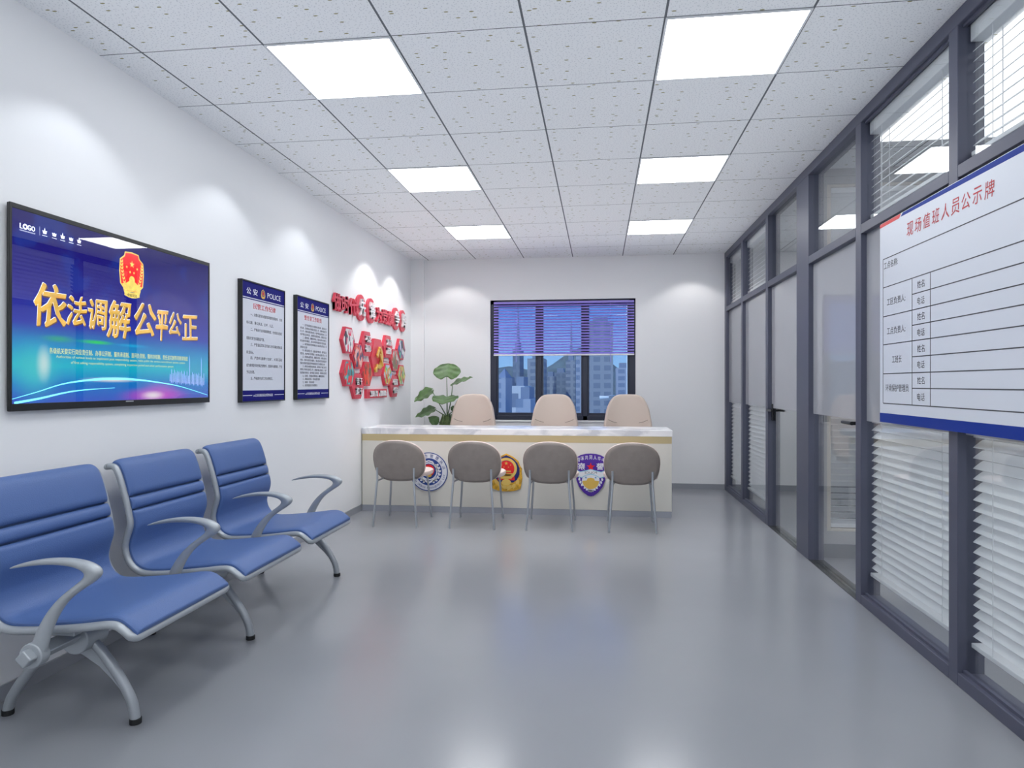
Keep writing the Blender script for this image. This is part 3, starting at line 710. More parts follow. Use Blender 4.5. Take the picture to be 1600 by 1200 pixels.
plaque(6.555, 1.653, 'red hexagon plaque with white characters, upper left of the centre emblem', None, '不忘初心', cap='无私奉献')
plaque(6.560, 1.351, 'red hexagon plaque with an orange red photo, lower left of the centre emblem', 4)
plaque(6.297, 1.229, 'red hexagon plaque with white characters at the bottom left of the group', None, '苦干实干')
plaque(7.235, 1.661, 'red hexagon plaque with white characters, upper right of the centre emblem', None, '为民服务', cap='牢记使命')
plaque(7.222, 1.353, 'red hexagon plaque with a blue and green photo, lower right of the centre emblem', 5)
plaque(7.497, 1.522, 'red hexagon plaque with photo between the right text plaques', 6, cap='公正廉洁')
plaque(7.741, 1.656, 'red hexagon plaque with a dark photo at the upper right corner of the group', 7)
plaque(7.744, 1.352, 'red hexagon plaque with a red and yellow green photo at the right edge, low', 8)
plaque(7.471, 1.226, 'red hexagon plaque with white characters at the bottom right of the group', None, '砥砺奋进')
o = empty('emblem_plaque', M=left_frame(6.886, 1.526), label='largest red hexagon plaque with golden hammer and sickle in the middle', cat='wall plaque')
MB().prism(hexp(.415, .39), 0, .03).build('board', M_red, o, smooth=False)
b = MB()
pts = [(0, 0)]
outer = [(.12*math.cos(a), .12*math.sin(a)) for a in [math.radians(-125+i*(205/22)) for i in range(23)]]
inner = [(-.022+.088*math.cos(a), .012+.088*math.sin(a)) for a in [math.radians(75-i*(185/22)) for i in range(23)]]
b.prism(outer+inner, .031, .052)
b.prism([(-.115, -.125), (-.085, -.14), (-.04, -.085), (-.065, -.065)], .031, .054)
b.prism([(-.03, .045), (.0, .02), (.085, -.095), (.105, -.075), (.02, .04)], .045, .062)
b.prism([(-.105, .02), (-.05, .095), (-.005, .075), (-.075, -.005)], .045, .062)
b.prism(poly_ell(-.105, -.13, .028, .028, 16), .031, .056)
b.build('hammer_and_sickle', M_gold, o, bevel=.004)
o = empty('slogan_bar', M=left_frame(6.876, 1.151), label='flat red bar with white characters below the hexagon plaques', cat='wall plaque')
MB().box(-.325, .325, -.046, .046, 0, .028).build('board', M_red, o, bevel=.002)
b = MB(); text_into(b, '党建引领', -.235, -.01, -.03, .03, .0285, .012, bold=.013); b.build('raised_text', M_white, o, smooth=False); b = MB(); text_into(b, '服务群众', .05, .275, -.03, .03, .0285, .012, bold=.013); b.build('raised_text', M_white, o, smooth=False)

# ------------------------------------------------------------------ duty board on the partition
BY0, BY1, BZ0, BZ1 = 3.728, 2.37, 1.055, 2.074
bc, bz = (BY0+BY1)/2, (BZ0+BZ1)/2
bd = empty('duty_board', M=right_frame(bc, bz, R-.016), label='white duty staff board with red title and blank ruled rows, hung on the partition', cat='notice board')
def bx(y): return bc-y
def bz_(z): return z-bz
hw_, hh_ = (BY0-BY1)/2, (BZ1-BZ0)/2
MB().box(-hw_, hw_, -hh_, hh_, 0, .014).build('panel', mat('board_white', (212, 217, 226), .35), bd, bevel=.001)
Mblue = mat('board_blue', (4, 48, 142), .5, spec=.2); Mbred = mat('board_red', (208, 22, 30), .4); Mbink = mat('board_ink', (58, 60, 66), .5); Mbt = mat('board_title_red', (190, 50, 58), .5)
MB().prism([(bx(3.484), bz_(2.056)), (bx(BY1), bz_(2.045)), (bx(BY1), hh_-.003), (bx(3.462), hh_-.003)][::1], .0142, .0146).build('top_band', Mblue, bd, smooth=False)
MB().box(-hw_, hw_, -hh_, bz_(1.102), .0142, .0146).build('bottom_band', Mblue, bd, smooth=False)
MB().prism([(bx(3.726), bz_(2.053)), (bx(3.50), bz_(2.053)), (bx(3.482), hh_-.002), (bx(3.726), hh_-.002)], .0142, .0146).build('red_band', Mbred, bd, smooth=False)
b = MB(); y1_ = 2.405; t = .0023
def hl(ya, yb, z): b.box(bx(ya), bx(yb), bz_(z)-t, bz_(z)+t, .0142, .0145)
def vl(y, za, zb): b.box(bx(y)-t, bx(y)+t, bz_(za), bz_(zb), .0142, .0145)
for z in (1.886, 1.741, 1.593, 1.450, 1.302, 1.152): hl(3.688, y1_, z)
for z in (1.666, 1.522, 1.376, 1.230): hl(3.364, y1_, z)
vl(3.688, 1.152, 1.886); vl(y1_, 1.152, 1.886); vl(3.364, 1.152, 1.741); vl(3.189, 1.152, 1.741)
b.build('ruled_lines', Mbink, bd, smooth=False)
def bt(s, ya, yb, zc_, h):
    b = MB(); text_into(b, s, bx(ya), bx(yb), bz_(zc_)-h/2, bz_(zc_)+h/2, .0147, bold=.0); b.build('row_label', Mbink, bd, smooth=False)
bt('工点名称:', 3.678, 3.514, 1.850, .036)
for s, ya, yb, z in (('工区负责人:', 3.641, 3.433, 1.662), ('工点负责人:', 3.641, 3.433, 1.516), ('工班长', 3.581, 3.474, 1.372), ('环境保护管理员', 3.656, 3.398, 1.231)): bt(s, ya, yb, z, .036)
for z in (1.703, 1.557, 1.411, 1.266): bt('姓名', 3.312, 3.241, z, .034)
for z in (1.628, 1.484, 1.338, 1.191): bt('电话', 3.312, 3.241, z, .034)
b = MB()
for i, ch in enumerate('现场值班人员公示牌'):
    ya = 3.418-i*.0815; text_into(b, ch, bx(ya), bx(ya-.066), bz_(1.943), bz_(2.008), .0147, bold=.004, shear=.08)
b.build('title', Mbt, bd, smooth=False)

# ------------------------------------------------------------------ waiting bench
bench = empty('waiting_bench', (-1.9, 3.1, 0), label='three seat grey metal waiting bench with blue vinyl pads along the left wall', cat='bench')
BI = Matrix.Translation((-1.9, 3.1, 0)).inverted()
def bp(mb, name, m, parent=None, **k):
    o = mb.build(name, m, **k)
    if parent is None: return child(o, bench, BI)
    o.parent = parent; o.matrix_parent_inverse = (BI.inverted()@parent.matrix_parent_inverse@Matrix.Identity(4)) if False else Matrix.Identity(4)
    return o
prof = [(-2.252, .868), (-2.205, .872), (-2.180, .838), (-2.150, .744), (-2.128, .655), (-2.122, .605), (-2.140, .545), (-2.146, .500), (-2.132, .450), (-2.100, .411), (-2.050, .390), (-1.960, .391), (-1.860, .400), (-1.750, .413), (-1.680, .423), (-1.638, .422), (-1.604, .402), (-1.576, .378)]
dense = curve([(x, z) for x, z in prof], 240)
def offset(pl, d):
    o_ = []
    for i, p in enumerate(pl):
        a, c = pl[max(i-1, 0)], pl[min(i+1, len(pl)-1)]; tx, tz = c[0]-a[0], c[1]-a[1]; l_ = math.hypot(tx, tz) or 1
        o_.append((p[0]-tz/l_*d, p[1]+tx/l_*d))
    return o_
def pad(y0, y1, i0, i1):
    """cushion following the frame profile between samples i0..i1, rounded on all edges"""
    n = i1-i0; seg = dense
    nrm = offset(dense, 1.0)
    mb = MB(); S = 28; rings = []
    for i in range(i0, i1+1):
        k = min(i-i0, i1-i)/4.0; e = min(1, k); th = .004+.019*math.sqrt(max(0, 1-(1-e)**2))
        p = seg[i]; q = (nrm[i][0]-p[0], nrm[i][1]-p[1])
        ringp = []
        for j in range(S):
            a = 2*PI*j/S; c, s = math.cos(a), math.sin(a)
            u = (abs(c)**.18)*(1 if c > 0 else -1); v = (abs(s)**.55)*(1 if s > 0 else -1)
            yy = (y0+y1)/2+u*(y1-y0)/2; off = .008+th*v*(.9 if v > 0 else .35)+.004
            ringp.append((p[0]+q[0]*off, yy, p[1]+q[1]*off))
        rings.append(ringp)
    k0 = len(mb.v)
    for r_ in rings: mb.v += r_
    for i in range(n):
        for j in range(S): mb.f.append((k0+i*S+j, k0+(i+1)*S+j, k0+(i+1)*S+(j+1) % S, k0+i*S+(j+1) % S))
    mb.f.append(tuple(k0+j for j in range(S))); mb.f.append(tuple(k0+n*S+j for j in range(S))[::-1])
    return mb
# find samples at given heights on the back
def samp(z): return min(range(0, 55), key=lambda i: abs(dense[i][1]-z) if i > 12 else 9)
ia, ib = samp(.735), samp(.672)
seats = [(2.115, 2.735), (2.83, 3.44), (3.54, 4.155)]
for y0, y1 in seats:
    b = MB()
    ya, yb, rc = y0+.014, y1-.014, .034
    A = dense[8:-8]; e0, e1 = dense[0], dense[-1]; path = [(x, ya, z) for x, z in A]
    def corner(p, q, e, yfrom, sgn):
        return [(p[0]+(e[0]-p[0])*math.sin(t), yfrom+sgn*rc*(1-math.cos(t)), p[1]+(e[1]-p[1])*math.sin(t)) for t in (PI/8, PI/4, 3*PI/8, PI/2)]
    path += corner(A[-1], None, e1, ya, 1)
    path += corner(A[-1], None, e1, yb, -1)[::-1]
    path += [(x, yb, z) for x, z in A[::-1]]
    path += corner(A[0], None, e0, yb, -1)
    path += corner(A[0], None, e0, ya, 1)[::-1]
    path.append(path[0]); b.tube(path, .0145, 12, cap=False)
    bp(b, 'seat_frame', M_castgrey)
    b = MB(); b.grid(lambda u, v, y0=y0, y1=y1: (dense[int(10+u*228)][0], y0+.02+v*(y1-y0-.04), dense[int(10+u*228)][1]), 114, 1)
    bp(b, 'pad_backing', M_vinyl, solid=.006)
    bp(pad(y0+.022, y1-.022, 10, ia), 'back_pad', M_vinyl, fixn=True)
    bp(pad(y0+.022, y1-.022, ia+1, ib), 'back_pad', M_vinyl, fixn=True)
    bp(pad(y0+.022, y1-.022, ib+1, 238), 'seat_pad', M_vinyl, fixn=True)
    b = MB().box(-1.97, -1.83, y0+.05, y0+.09, .362, .392).box(-1.97, -1.83, y1-.09, y1-.05, .362, .392)
    bp(b, 'seat_bracket', M_castgrey, bevel=.004)
BX, BZ = -1.90, .333
bp(MB().tube([(BX, 2.025, BZ), (BX, 4.27, BZ)], .031, 4), 'beam', M_castgrey, bevel=.004)
ao = [(-2.000, .622), (-1.942, .645), (-1.858, .663), (-1.775, .667), (-1.700, .659), (-1.650, .637), (-1.643, .612), (-1.675, .585), (-1.747, .543), (-1.791, .499), (-1.830, .427), (-1.850, .36), (-1.858, .325)]
ai = [(-2.002, .617), (-1.930, .630), (-1.850, .639), (-1.780, .638), (-1.735, .630), (-1.715, .616), (-1.716, .602), (-1.735, .585), (-1.790, .546), (-1.840, .500), (-1.885, .435), (-1.912, .37), (-1.935, .325)]
aw = [.006, .014, .021, .025, .027, .026, .024, .020, .017, .016, .017, .019, .021]
for yc in (2.075, 2.785, 3.492, 4.21):
    b = MB(); V = []
    for (ox, oz), (ix, iz), w_ in zip(ao, ai, aw): V += [(ox, yc-w_, oz), (ox, yc+w_, oz), (ix, yc+w_*.8, iz), (ix, yc-w_*.8, iz)]
    F = []
    for i in range(len(ao)-1):
        for j in range(4): F.append((4*i+j, 4*i+(j+1) % 4, 4*i+4+(j+1) % 4, 4*i+4+j))
    F += [(3, 2, 1, 0), tuple(4*(len(ao)-1)+j for j in range(4))]
    b.add(V, F)
    bp(b, 'armrest', M_castgrey, subsurf=2, fixn=True)
    bp(MB().tube([(BX, yc-.02, BZ), (BX, yc+.02, BZ)], .043, 20), 'armrest_collar', M_castgrey, bevel=.004)
for yc in (2.302, 3.132, 4.234):
    fr_ = curve([(-1.965, yc, .338), (-1.90, yc, .318), (-1.835, yc, .262), (-1.765, yc, .175), (-1.712, yc, .085), (-1.697, yc, .018)], 24)
    re_ = curve([(-1.90, yc, .338), (-2.00, yc, .300), (-2.10, yc, .205), (-2.165, yc, .125), (-2.207, yc, .06), (-2.220, yc, .018)], 24)
    for path in (fr_, re_):
        s = 1 if path is fr_ else -1
        b = MB().tube(path, .0185, 14)
        tip = path[-1]
        lg = bp(b, 'leg', M_castgrey)
        cap_ = MB().tube([(tip[0]+s*.001, yc, .0), (tip[0]+s*.001, yc, .020)], .0215, 16).build('rubber_foot', M_rubber, lg, bevel=.002)
    b = MB()
    wp = [(-1.99, .315), (-1.955, .262), (-1.905, .246), (-1.835, .205), (-1.785, .160), (-1.735, .105), (-1.745, .150), (-1.82, .25), (-1.89, .315)]
    b.add([(x, yc-.008, z) for x, z in wp]+[(x, yc+.008, z) for x, z in wp], [tuple(range(len(wp))), tuple(range(len(wp), 2*len(wp)))[::-1]]+[(i, len(wp)+i, len(wp)+(i+1) % len(wp), (i+1) % len(wp)) for i in range(len(wp))])
    bp(b, 'leg_web', M_castgrey, fixn=True)
    bp(MB().tube([(BX, yc-.055, BZ-.015), (BX, yc+.055, BZ-.015)], .056, 24), 'leg_collar', M_castgrey, bevel=.004)

# ------------------------------------------------------------------ reception counter
CY, CX1, CD = 6.465, .672, .55
ct = empty('reception_counter', ((L+CX1)/2, CY+CD/2, 0), label='long white reception counter with marble top and thin gold strip', cat='reception counter')
CI = Matrix.Translation(((L+CX1)/2, CY+CD/2, 0)).inverted()
M_ctr = mat('ivory_panel', (216, 214, 206), .35)
child(MB().box(L+.01, CX1-.004, CY+.004, CY+.33, .057, .692).build('front_panel', M_ctr, bevel=.002), ct, CI)
child(MB().box(L+.01, CX1-.006, CY+.006, CY+.30, 0, .057).build('plinth', mat('plinth_grey', (160, 164, 174), .25), smooth=False), ct, CI)
child(MB().box(L+.01, CX1-.004, CY+.003, CY+.33, .692, .757).build('gold_strip', mat('brushed_gold', (196, 180, 138), .35, metal=.25), smooth=False), ct, CI)
child(MB().box(L+.004, CX1+.004, CY+.002, CY+CD, .757, .816).build('countertop', M_marble, bevel=.003), ct, CI)
for x in (-1.6, -.7, .15):
    dr = child(MB().box(x-.19, x+.19, CY+.33, CY+.55, .06, .70).build('drawer_unit', M_ctr, bevel=.002), ct, CI)

def emblem(name, xc, zc, label):
    return empty(name, M=front_frame(xc, zc, CY+.0015), label=label, cat='emblem')
# round blue and white emblem (law enforcement)
M_eblue = mat('emblem_blue', (26, 62, 138), .35); M_ewhite = mat('emblem_white', (226, 228, 234), .35); M_ered = mat('emblem_red', (224, 30, 36), .35)
o = emblem('round_emblem', -1.652, .394, 'round blue and white emblem partly hidden by the leftmost visitor chair')
r0 = .189
MB().prism(poly_ell(0, 0, r0, r0, 64), 0, .008).build('disc', M_ewhite, o, smooth=False)
b = MB(); ring(b, 0, 0, r0*.955, r0, .008, .010, 64); ring(b, 0, 0, r0*.0, r0*.70, .008, .0095, 64)
def arc_text(mb, s, r, h, a0, a1, z, flip=False, wd=None, bold=.01, mirror=False):
    n = len(s)
    for i, ch in enumerate(s):
        if ch == ' ': continue
        a = a0+(a1-a0)*(i+.5)/n; ww = (wd or abs(a1-a0)/n*r*.8)
        def fn(p, a=a):
            x, y = p; c, s_ = math.cos(a-PI/2), math.sin(a-PI/2)
            if flip: x, y = -x, -y
            return (x*c-(y+r)*s_, x*s_+(y+r)*c)
        if mirror: text_into(mb, ch, -ww/2, ww/2, -h/2, h/2, z, bold=bold, mirror=True, fn=fn)
        else: text_into(mb, ch, -ww/2, ww/2, -h/2, h/2, z, bold=bold, fn=fn)
arc_text(b, '城市综合管理执法', r0*.83, r0*.17, PI*.97, PI*.03, .0105, wd=r0*.17)
arc_text(b, 'CHINA URBAN MANAGEMENT LAW', r0*.83, r0*.11, PI*1.05, PI*1.95, .0105, flip=True, bold=.0)
b.build('blue_print', M_eblue, o, smooth=False)
b = MB()
ring(b, 0, .005, r0*.40, r0*.46, .0097, .0103, 40)
b.prism([(r0*x, r0*y) for x, y in ((0, -.52), (-.42, -.25), (-.36, -.42), (0, -.62), (.36, -.42), (.42, -.25))], .0097, .0103)
for s in (-1, 1):
    b.prism([(s*r0*x, r0*y) for x, y in ((0, .60), (.22, .54), (.30, .40), (.44, .32), (.42, .05), (.37, .05), (.38, .28), (.26, .35), (.18, .48), (0, .54))], .0097, .0103)
    for i in range(7):
        a = math.radians(-70+i*17); x, y = r0*.55*math.cos(a)*s, r0*.55*math.sin(a)
        b.prism(leaf_poly(x, y, r0*.17, r0*.10, (a+PI/2+.3) if s > 0 else PI-(a+PI/2+.3)), .0097, .0103)
        b.prism(leaf_poly(x, y, r0*.15, r0*.09, (a+PI/2-.7) if s > 0 else PI-(a+PI/2-.7)), .0097, .0103)
b.build('white_relief', M_ewhite, o, smooth=False)
MB().prism(poly_ell(0, r0*.08, r0*.30, r0*.30, 36), .0104, .012).build('red_disc', M_ered, o, smooth=False)
MB().prism(poly_ell(0, -r0*.18, r0*.16, r0*.10, 24), .0122, .0135).prism(star(0, r0*.2, r0*.09), .0122, .013).build('gold_relief', M_gold, o, smooth=False)
# national police badge
o = emblem('police_badge', -.889, .400, 'golden police badge with navy ring and red centre, partly behind the second visitor chair')
k = .152
MB().prism([(k*x, k*y) for x, y in ((-.98, .05), (-1.0, .25), (-.86, .45), (-.78, .72), (-.45, .98), (0, 1.2), (.45, .98), (.78, .72), (.86, .45), (1.0, .25), (.98, .05), (1.02, -.35), (.95, -.75), (.9, -1.02), (.55, -1.15), (.2, -1.2), (-.2, -1.2), (-.55, -1.15), (-.9, -1.02), (-.95, -.75), (-1.02, -.35))], 0, .010).build('badge_body', mat('badge_gold', (218, 168, 50), .35, metal=.2, var=.3, vscale=30), o, bevel=.002)
MB().prism([(k*x, k*y) for x, y in ((0, 1.1), (-.42, .90), (-.70, .62), (-.84, .30), (-.84, -.1), (-.68, -.45), (-.45, -.62), (.45, -.62), (.68, -.45), (.84, -.1), (.84, .30), (.70, .62), (.42, .90))], .010, .0125).build('navy_shield', mat('badge_navy', (22, 32, 104), .35), o, smooth=False)
b = MB(); ring(b, 0, k*.25, k*.52, k*.68, .0125, .015, 40)
for i in range(7):
    a = math.radians(200+i*23.3)
    for s in (0, .12): b.prism(leaf_poly(k*.8*math.cos(a), -k*.1+k*.85*math.sin(a), k*.4, k*.14, a+PI/2*(1 if i < 3.5 else -1)+s*3), .0105+s*.01, .0135+s*.01)
b.prism(poly_ell(0, -k*.62, k*.3, k*.2, 24), .0125, .0155)
b.build('gold_relief', mat('badge_gold_light', (230, 196, 104), .35, metal=.2), o, smooth=False)
MB().prism(poly_ell(0, k*.22, k*.52, k*.52, 40), .0126, .0145).prism([(-k*.5, -k*.1), (-k*.55, -k*.48), (k*.55, -k*.48), (k*.5, -k*.1)], .0126, .0145).build('red_field', M_ered, o, smooth=False)
b = MB().prism(star(0, k*.58, k*.13), .0147, .0155)
for x, y in ((-.28, .48), (.28, .48), (-.14, .34), (.14, .34)): b.prism(star(k*x, k*y, k*.05), .0147, .0155)
b.box(-.3*k, .3*k, .02*k, .12*k, .0147, .0157).box(-.42*k, .42*k, -.12*k, -.04*k, .0147, .0157).box(-.38*k, .38*k, -.26*k, -.20*k, .0147, .0157).box(-.34*k, .34*k, -.40*k, -.35*k, .0147, .0157)
b.build('gate_relief', M_gold, o, smooth=False)
# purple shield with mirrored lettering
o = emblem('police_shield', -.083, .390, 'purple shield emblem with a red star and mirrored white lettering')
W, H = .139, .202
def sh(x, y, f=1): return (W*x*f, H*y*f)
outl = [sh(*q) for q in ((-1, .80), (-.7, .92), (-.35, .985), (0, 1.0), (.35, .985), (.7, .92), (1, .80), (.93, .40), (.99, .0), (.97, -.25), (.8, -.55), (.5, -.82), (.2, -.97), (0, -1.0), (-.2, -.97), (-.5, -.82), (-.8, -.55), (-.97, -.25), (-.99, 0), (-.93, .40))]
MB().prism(outl, 0, .010).build('shield', mat('shield_purple', (72, 30, 150), .35), o, bevel=.001)
b = MB()
for i, ch in enumerate('国和共民人华中'):
    f = (i-3)/3.0; x = f*W*.86; y = H*(.83-.12*f*f)
    text_into(b, ch, x-W*.105, x+W*.105, y-H*.10, y+H*.095, .0105, bold=.01, mirror=True)
text_into(b, '察', -W*.88, -W*.38, H*.24, H*.56, .0105, bold=.015, mirror=True)
text_into(b, '警', W*.38, W*.88, H*.24, H*.56, .0105, bold=.015, mirror=True)
for s in (-1, 1):
    for i in range(7):
        a = math.radians(-15-i*12); x, y = s*W*.80*math.cos(a)*(1.02-.02*i), H*(-.1)+H*.70*math.sin(a)
        b.prism(leaf_poly(x, y, W*.24, W*.14, PI/2+s*.15 if i < 3 else PI/2+s*.9), .0102, .0106)
ring(b, 0, -H*.28, 0, W*.60, .0102, .0107, 36)
b.build('white_lettering', M_ewhite, o, smooth=False)
b = MB().prism([sh(-.98, .24), sh(-.7, .16), sh(-.3, .22), sh(0, .28), sh(.3, .22), sh(.7, .16), sh(.98, .24), sh(.9, -.10), sh(.6, -.14), sh(.3, -.03), sh(0, .02), sh(-.3, -.03), sh(-.6, -.14), sh(-.9, -.10)], .0108, .0116)
b.build('ribbon_edge', mat('ribbon_cyan', (150, 205, 225), .4), o, smooth=False)
b = MB().prism([sh(-.93, .19), sh(-.7, .12), sh(-.3, .18), sh(0, .24), sh(.3, .18), sh(.7, .12), sh(.93, .19), sh(.86, -.06), sh(.6, -.10), sh(.3, .01), sh(0, .06), sh(-.3, .01), sh(-.6, -.10), sh(-.86, -.06)], .0118, .0122)
b.build('ribbon', M_ewhite, o, smooth=False)
b = MB(); text_into(b, 'POLICE', -W*.42, W*.42, H*.055, H*.165, .0124, bold=.0, mirror=True); b.build('ribbon_text', M_ink, o, smooth=False)
MB().prism(star(0, H*.38, W*.30), .0104, .0115).build('red_star', M_ered, o, smooth=False)
MB().prism([(W*.56*math.cos(a), -H*.28+W*.56*math.sin(a)) for a in [math.radians(-180+i*9) for i in range(21)]]+[(W*.28, -H*.26), (W*.22, -H*.16), (0, -H*.13), (-W*.22, -H*.16), (-W*.28, -H*.26)], .0109, .0118).build('gold_hills', M_gold, o, smooth=False)
MB().prism(star(-W*.33, -H*.12, W*.09), .0109, .0116).prism(star(W*.33, -H*.12, W*.09), .0109, .0116).build('blue_marks', mat('mark_blue', (70, 140, 190), .4), o, smooth=False)

# ------------------------------------------------------------------ visitor chairs
M_taupe = mat('taupe_leather', (150, 140, 134), .55, var=.06, vscale=12, bump=.15, bscale=300)
M_pink = mat('pale_pink_leather', (226, 208, 202), .5)
def sup(a, e):
    c, s = math.cos(a), math.sin(a); return (abs(c)**(2/e)*(1 if c >= 0 else -1), abs(s)**(2/e)*(1 if s >= 0 else -1))
def make_visitor():
    o = empty('visitor_chair', cat='chair', group='taupe visitor chairs at the counter')
    hw_, zc_, hh_ = .232, .572, .182
    def bpnt(rr, a, off):
        cx, cy_ = sup(a, 2.35 if math.sin(a) > 0 else 3.3); u, v = cx*rr, cy_*rr
        wd = hw_*(1.0-.05*max(0, -v)); x = u*wd; z = zc_+v*hh_
        y = .045+.085*u*u-.055*v+.02*v*v+off
        return (x, y, z)
    b = MB(); nr, na = 7, 40
    def shell(off, rmax):
        k0 = len(b.v); b.v.append(bpnt(0, 0, off))
        for i in range(1, nr+1):
            for j in range(na): b.v.append(bpnt(rmax*i/nr, 2*PI*j/na, off))
        for j in range(na): b.f.append((k0, k0+1+j, k0+1+(j+1) % na))
        for i in range(nr-1):
            for j in range(na): b.f.append((k0+1+i*na+j, k0+1+(i+1)*na+j, k0+1+(i+1)*na+(j+1) % na, k0+1+i*na+(j+1) % na))
    shell(0, 1.0); b.build('backrest', M_taupe, o, solid=.016, fixn=True)
    b = MB(); shell(.020, 1.02); b.build('back_cushion', M_pink, o, solid=.026, bevel=.008, fixn=True)
    def seat(rr, z):
        pts = []
        for j in range(40):
            cx, cy_ = sup(2*PI*j/40, 3.0); pts.append((cx*(.225+.028*(cy_+1)/2)*rr, .355+cy_*.205*rr, z))
        return pts
    b = MB(); lay = [(.80, .415), (.97, .420), (1, .436), (.99, .456), (.93, .466), (.5, .462)]
    for q in lay: b.v += seat(*q)
    for i in range(len(lay)-1):
        for j in range(40): b.f.append((i*40+j, i*40+(j+1) % 40, (i+1)*40+(j+1) % 40, (i+1)*40+j))
    b.f.append(tuple(range(40))[::-1]); b.f.append(tuple(range((len(lay)-1)*40, len(lay)*40)))
    b.build('seat', M_pink, o, fixn=True)
    for s in (-1, 1):
        MB().tube([(s*.196, 0, .004), (s*.168, .018, .375), (s*.166, .026, .40), (s*.166, .022, .515)], .0095, 12).build('leg', M_silver, o)
        MB().tube([(s*.203, .50, .004), (s*.175, .46, .38), (s*.150, .42, .417)], .0095, 12).build('leg', M_silver, o)
    MB().tube([(-.168, .03, .40), (-.15, .10, .406), (-.15, .40, .406)], .008, 8).tube([(.168, .03, .40), (.15, .10, .406), (.15, .40, .406)], .008, 8).tube([(-.15, .30, .406), (.15, .30, .406)], .008, 8).build('under_frame', M_silver, o)
    return o
vc = make_visitor()
for i, (x, y, lab) in enumerate(((-1.772, 5.736, 'leftmost taupe visitor chair, in front of the round blue emblem'), (-1.092, 5.744, 'second taupe visitor chair, beside the golden police badge'),
                            (-.425, 5.750, 'third taupe visitor chair, just left of the purple shield emblem'), (.274, 5.755, 'rightmost taupe visitor chair, near the free end of the counter'))):
    c = vc if i == 0 else copy_tree(vc)
    c.location = (x, y, 0); c['label'] = lab

# ------------------------------------------------------------------ staff chairs behind the counter
M_beige = mat('beige_leather', (212, 196, 184), .5, bump=.1, bscale=200)
M_seam = mat('beige_seam', (150, 135, 124), .6)
def make_staff():
    o = empty('office_chair', cat='chair', group='beige office chairs behind the counter')
    b = MB(); nr, na = 8, 48
    def pt(rr, a):
        cx, cy_ = sup(a, 6.0); v = cy_*rr; z = .80+.335*v
        hw_ = .262-.010*max(0, -v)-.085*max(0, v)**1.6
        u = cx*rr; return (u*hw_, .30+.11*(z-.46)/.67-.05*u*u, z-.012*u*u*max(0, v))
    b.v.append(pt(0, 0))
    for i in range(1, nr+1):
        for j in range(na): b.v.append(pt(i/nr, 2*PI*j/na))
    for j in range(na): b.f.append((0, 1+j, 1+(j+1) % na))
    for i in range(nr-1):
        for j in range(na): b.f.append((1+i*na+j, 1+(i+1)*na+j, 1+(i+1)*na+(j+1) % na, 1+i*na+(j+1) % na))
    b.build('backrest', M_beige, o, solid=.05, bevel=.016, seg=3, fixn=True)
    # note the seam: two short creases low on the front face
    b = MB()
    for s in (-1, 1):
        b.tube([(s*.215, .30-.028, .855), (s*.17, .308-.018, .832), (s*.12, .318-.012, .820)], .003, 6)
    b.build('seam', M_seam, o)
    b = MB(); lay = [(.8, .43), (1, .45), (1, .50), (.9, .525)]
    for rr, z in lay:
        for j in range(36):
            cx, cy_ = sup(2*PI*j/36, 3.2); b.v.append((cx*.25*rr, .04+cy_*.23*rr, z))
    for i in range(3):
        for j in range(36): b.f.append((i*36+j, i*36+(j+1) % 36, (i+1)*36+(j+1) % 36, (i+1)*36+j))
    b.f.append(tuple(range(36))[::-1]); b.f.append(tuple(range(108, 144))); b.build('seat', M_beige, o, fixn=True)
    MB().tube([(0, .03, .09), (0, .03, .25), (0, .03, .43)], [.03, .028, .022], 16).build('gas_lift', M_black, o)
    b = MB()
    for i in range(5):
        a = 2*PI*i/5+.3; b.tube([(0, .03, .10), (.15*math.cos(a), .03+.15*math.sin(a), .085), (.25*math.cos(a), .03+.25*math.sin(a), .065)], [.026, .02, .014], 10)
    b.build('star_base', M_silver, o)
    for i in range(5):
        a = 2*PI*i/5+.3; x, y = .25*math.cos(a), .03+.25*math.sin(a)
        MB().tube([(x-.018, y, .028), (x+.018, y, .028)], .028, 14).build('caster', M_black, o)
    return o
sc = make_staff()
for i, (x, lab) in enumerate(((-1.420, 'beige office chair behind the counter, beside the potted plant'), (-.498, 'middle beige office chair, in front of the window'), (.308, 'beige office chair behind the counter, farthest from the plant'))):
    c = sc if i == 0 else copy_tree(sc)
    c.location = (x*1.012, 7.32, 0); c['label'] = lab

# ------------------------------------------------------------------ potted plant
pp = empty('potted_plant', (-1.775, 7.80, 0), label='tall broad leaved green plant in the back left corner behind the counter', cat='plant')
M_pot = mat('white_ceramic', (225, 225, 222), .25); M_soil = mat('potting_soil', (60, 46, 36), .9, var=.4, vscale=60); M_stem = mat('green_stem', (92, 120, 84), .5)
def leafm():
    m = mat('green_leaf', (84, 116, 70), .42, var=.22, vscale=14, bump=.2, bscale=60); return m
M_leaf = leafm()
b = MB(); pr_ = [(0, .0), (.13, .0), (.15, .03), (.175, .50), (.185, .60), (.19, .62), (.175, .62), (.165, .58), (.0, .58)]
n = 32
for r_, z in pr_:
    for j in range(n): b.v.append((r_*math.cos(2*PI*j/n), r_*math.sin(2*PI*j/n), z))
for i in range(len(pr_)-1):
    for j in range(n): b.f.append((i*n+j, i*n+(j+1) % n, (i+1)*n+(j+1) % n, (i+1)*n+j))
b.build('pot', M_pot, pp, fixn=True)
MB().prism(poly_ell(0, 0, .164, .164, 32), .575, .59).build('soil', M_soil, pp, smooth=False)
b = MB().tube([(0, 0, .57), (0, 0, .70), (.005, 0, .80), (.0, 0, .885)], [.06, .07, .062, .03], 14)
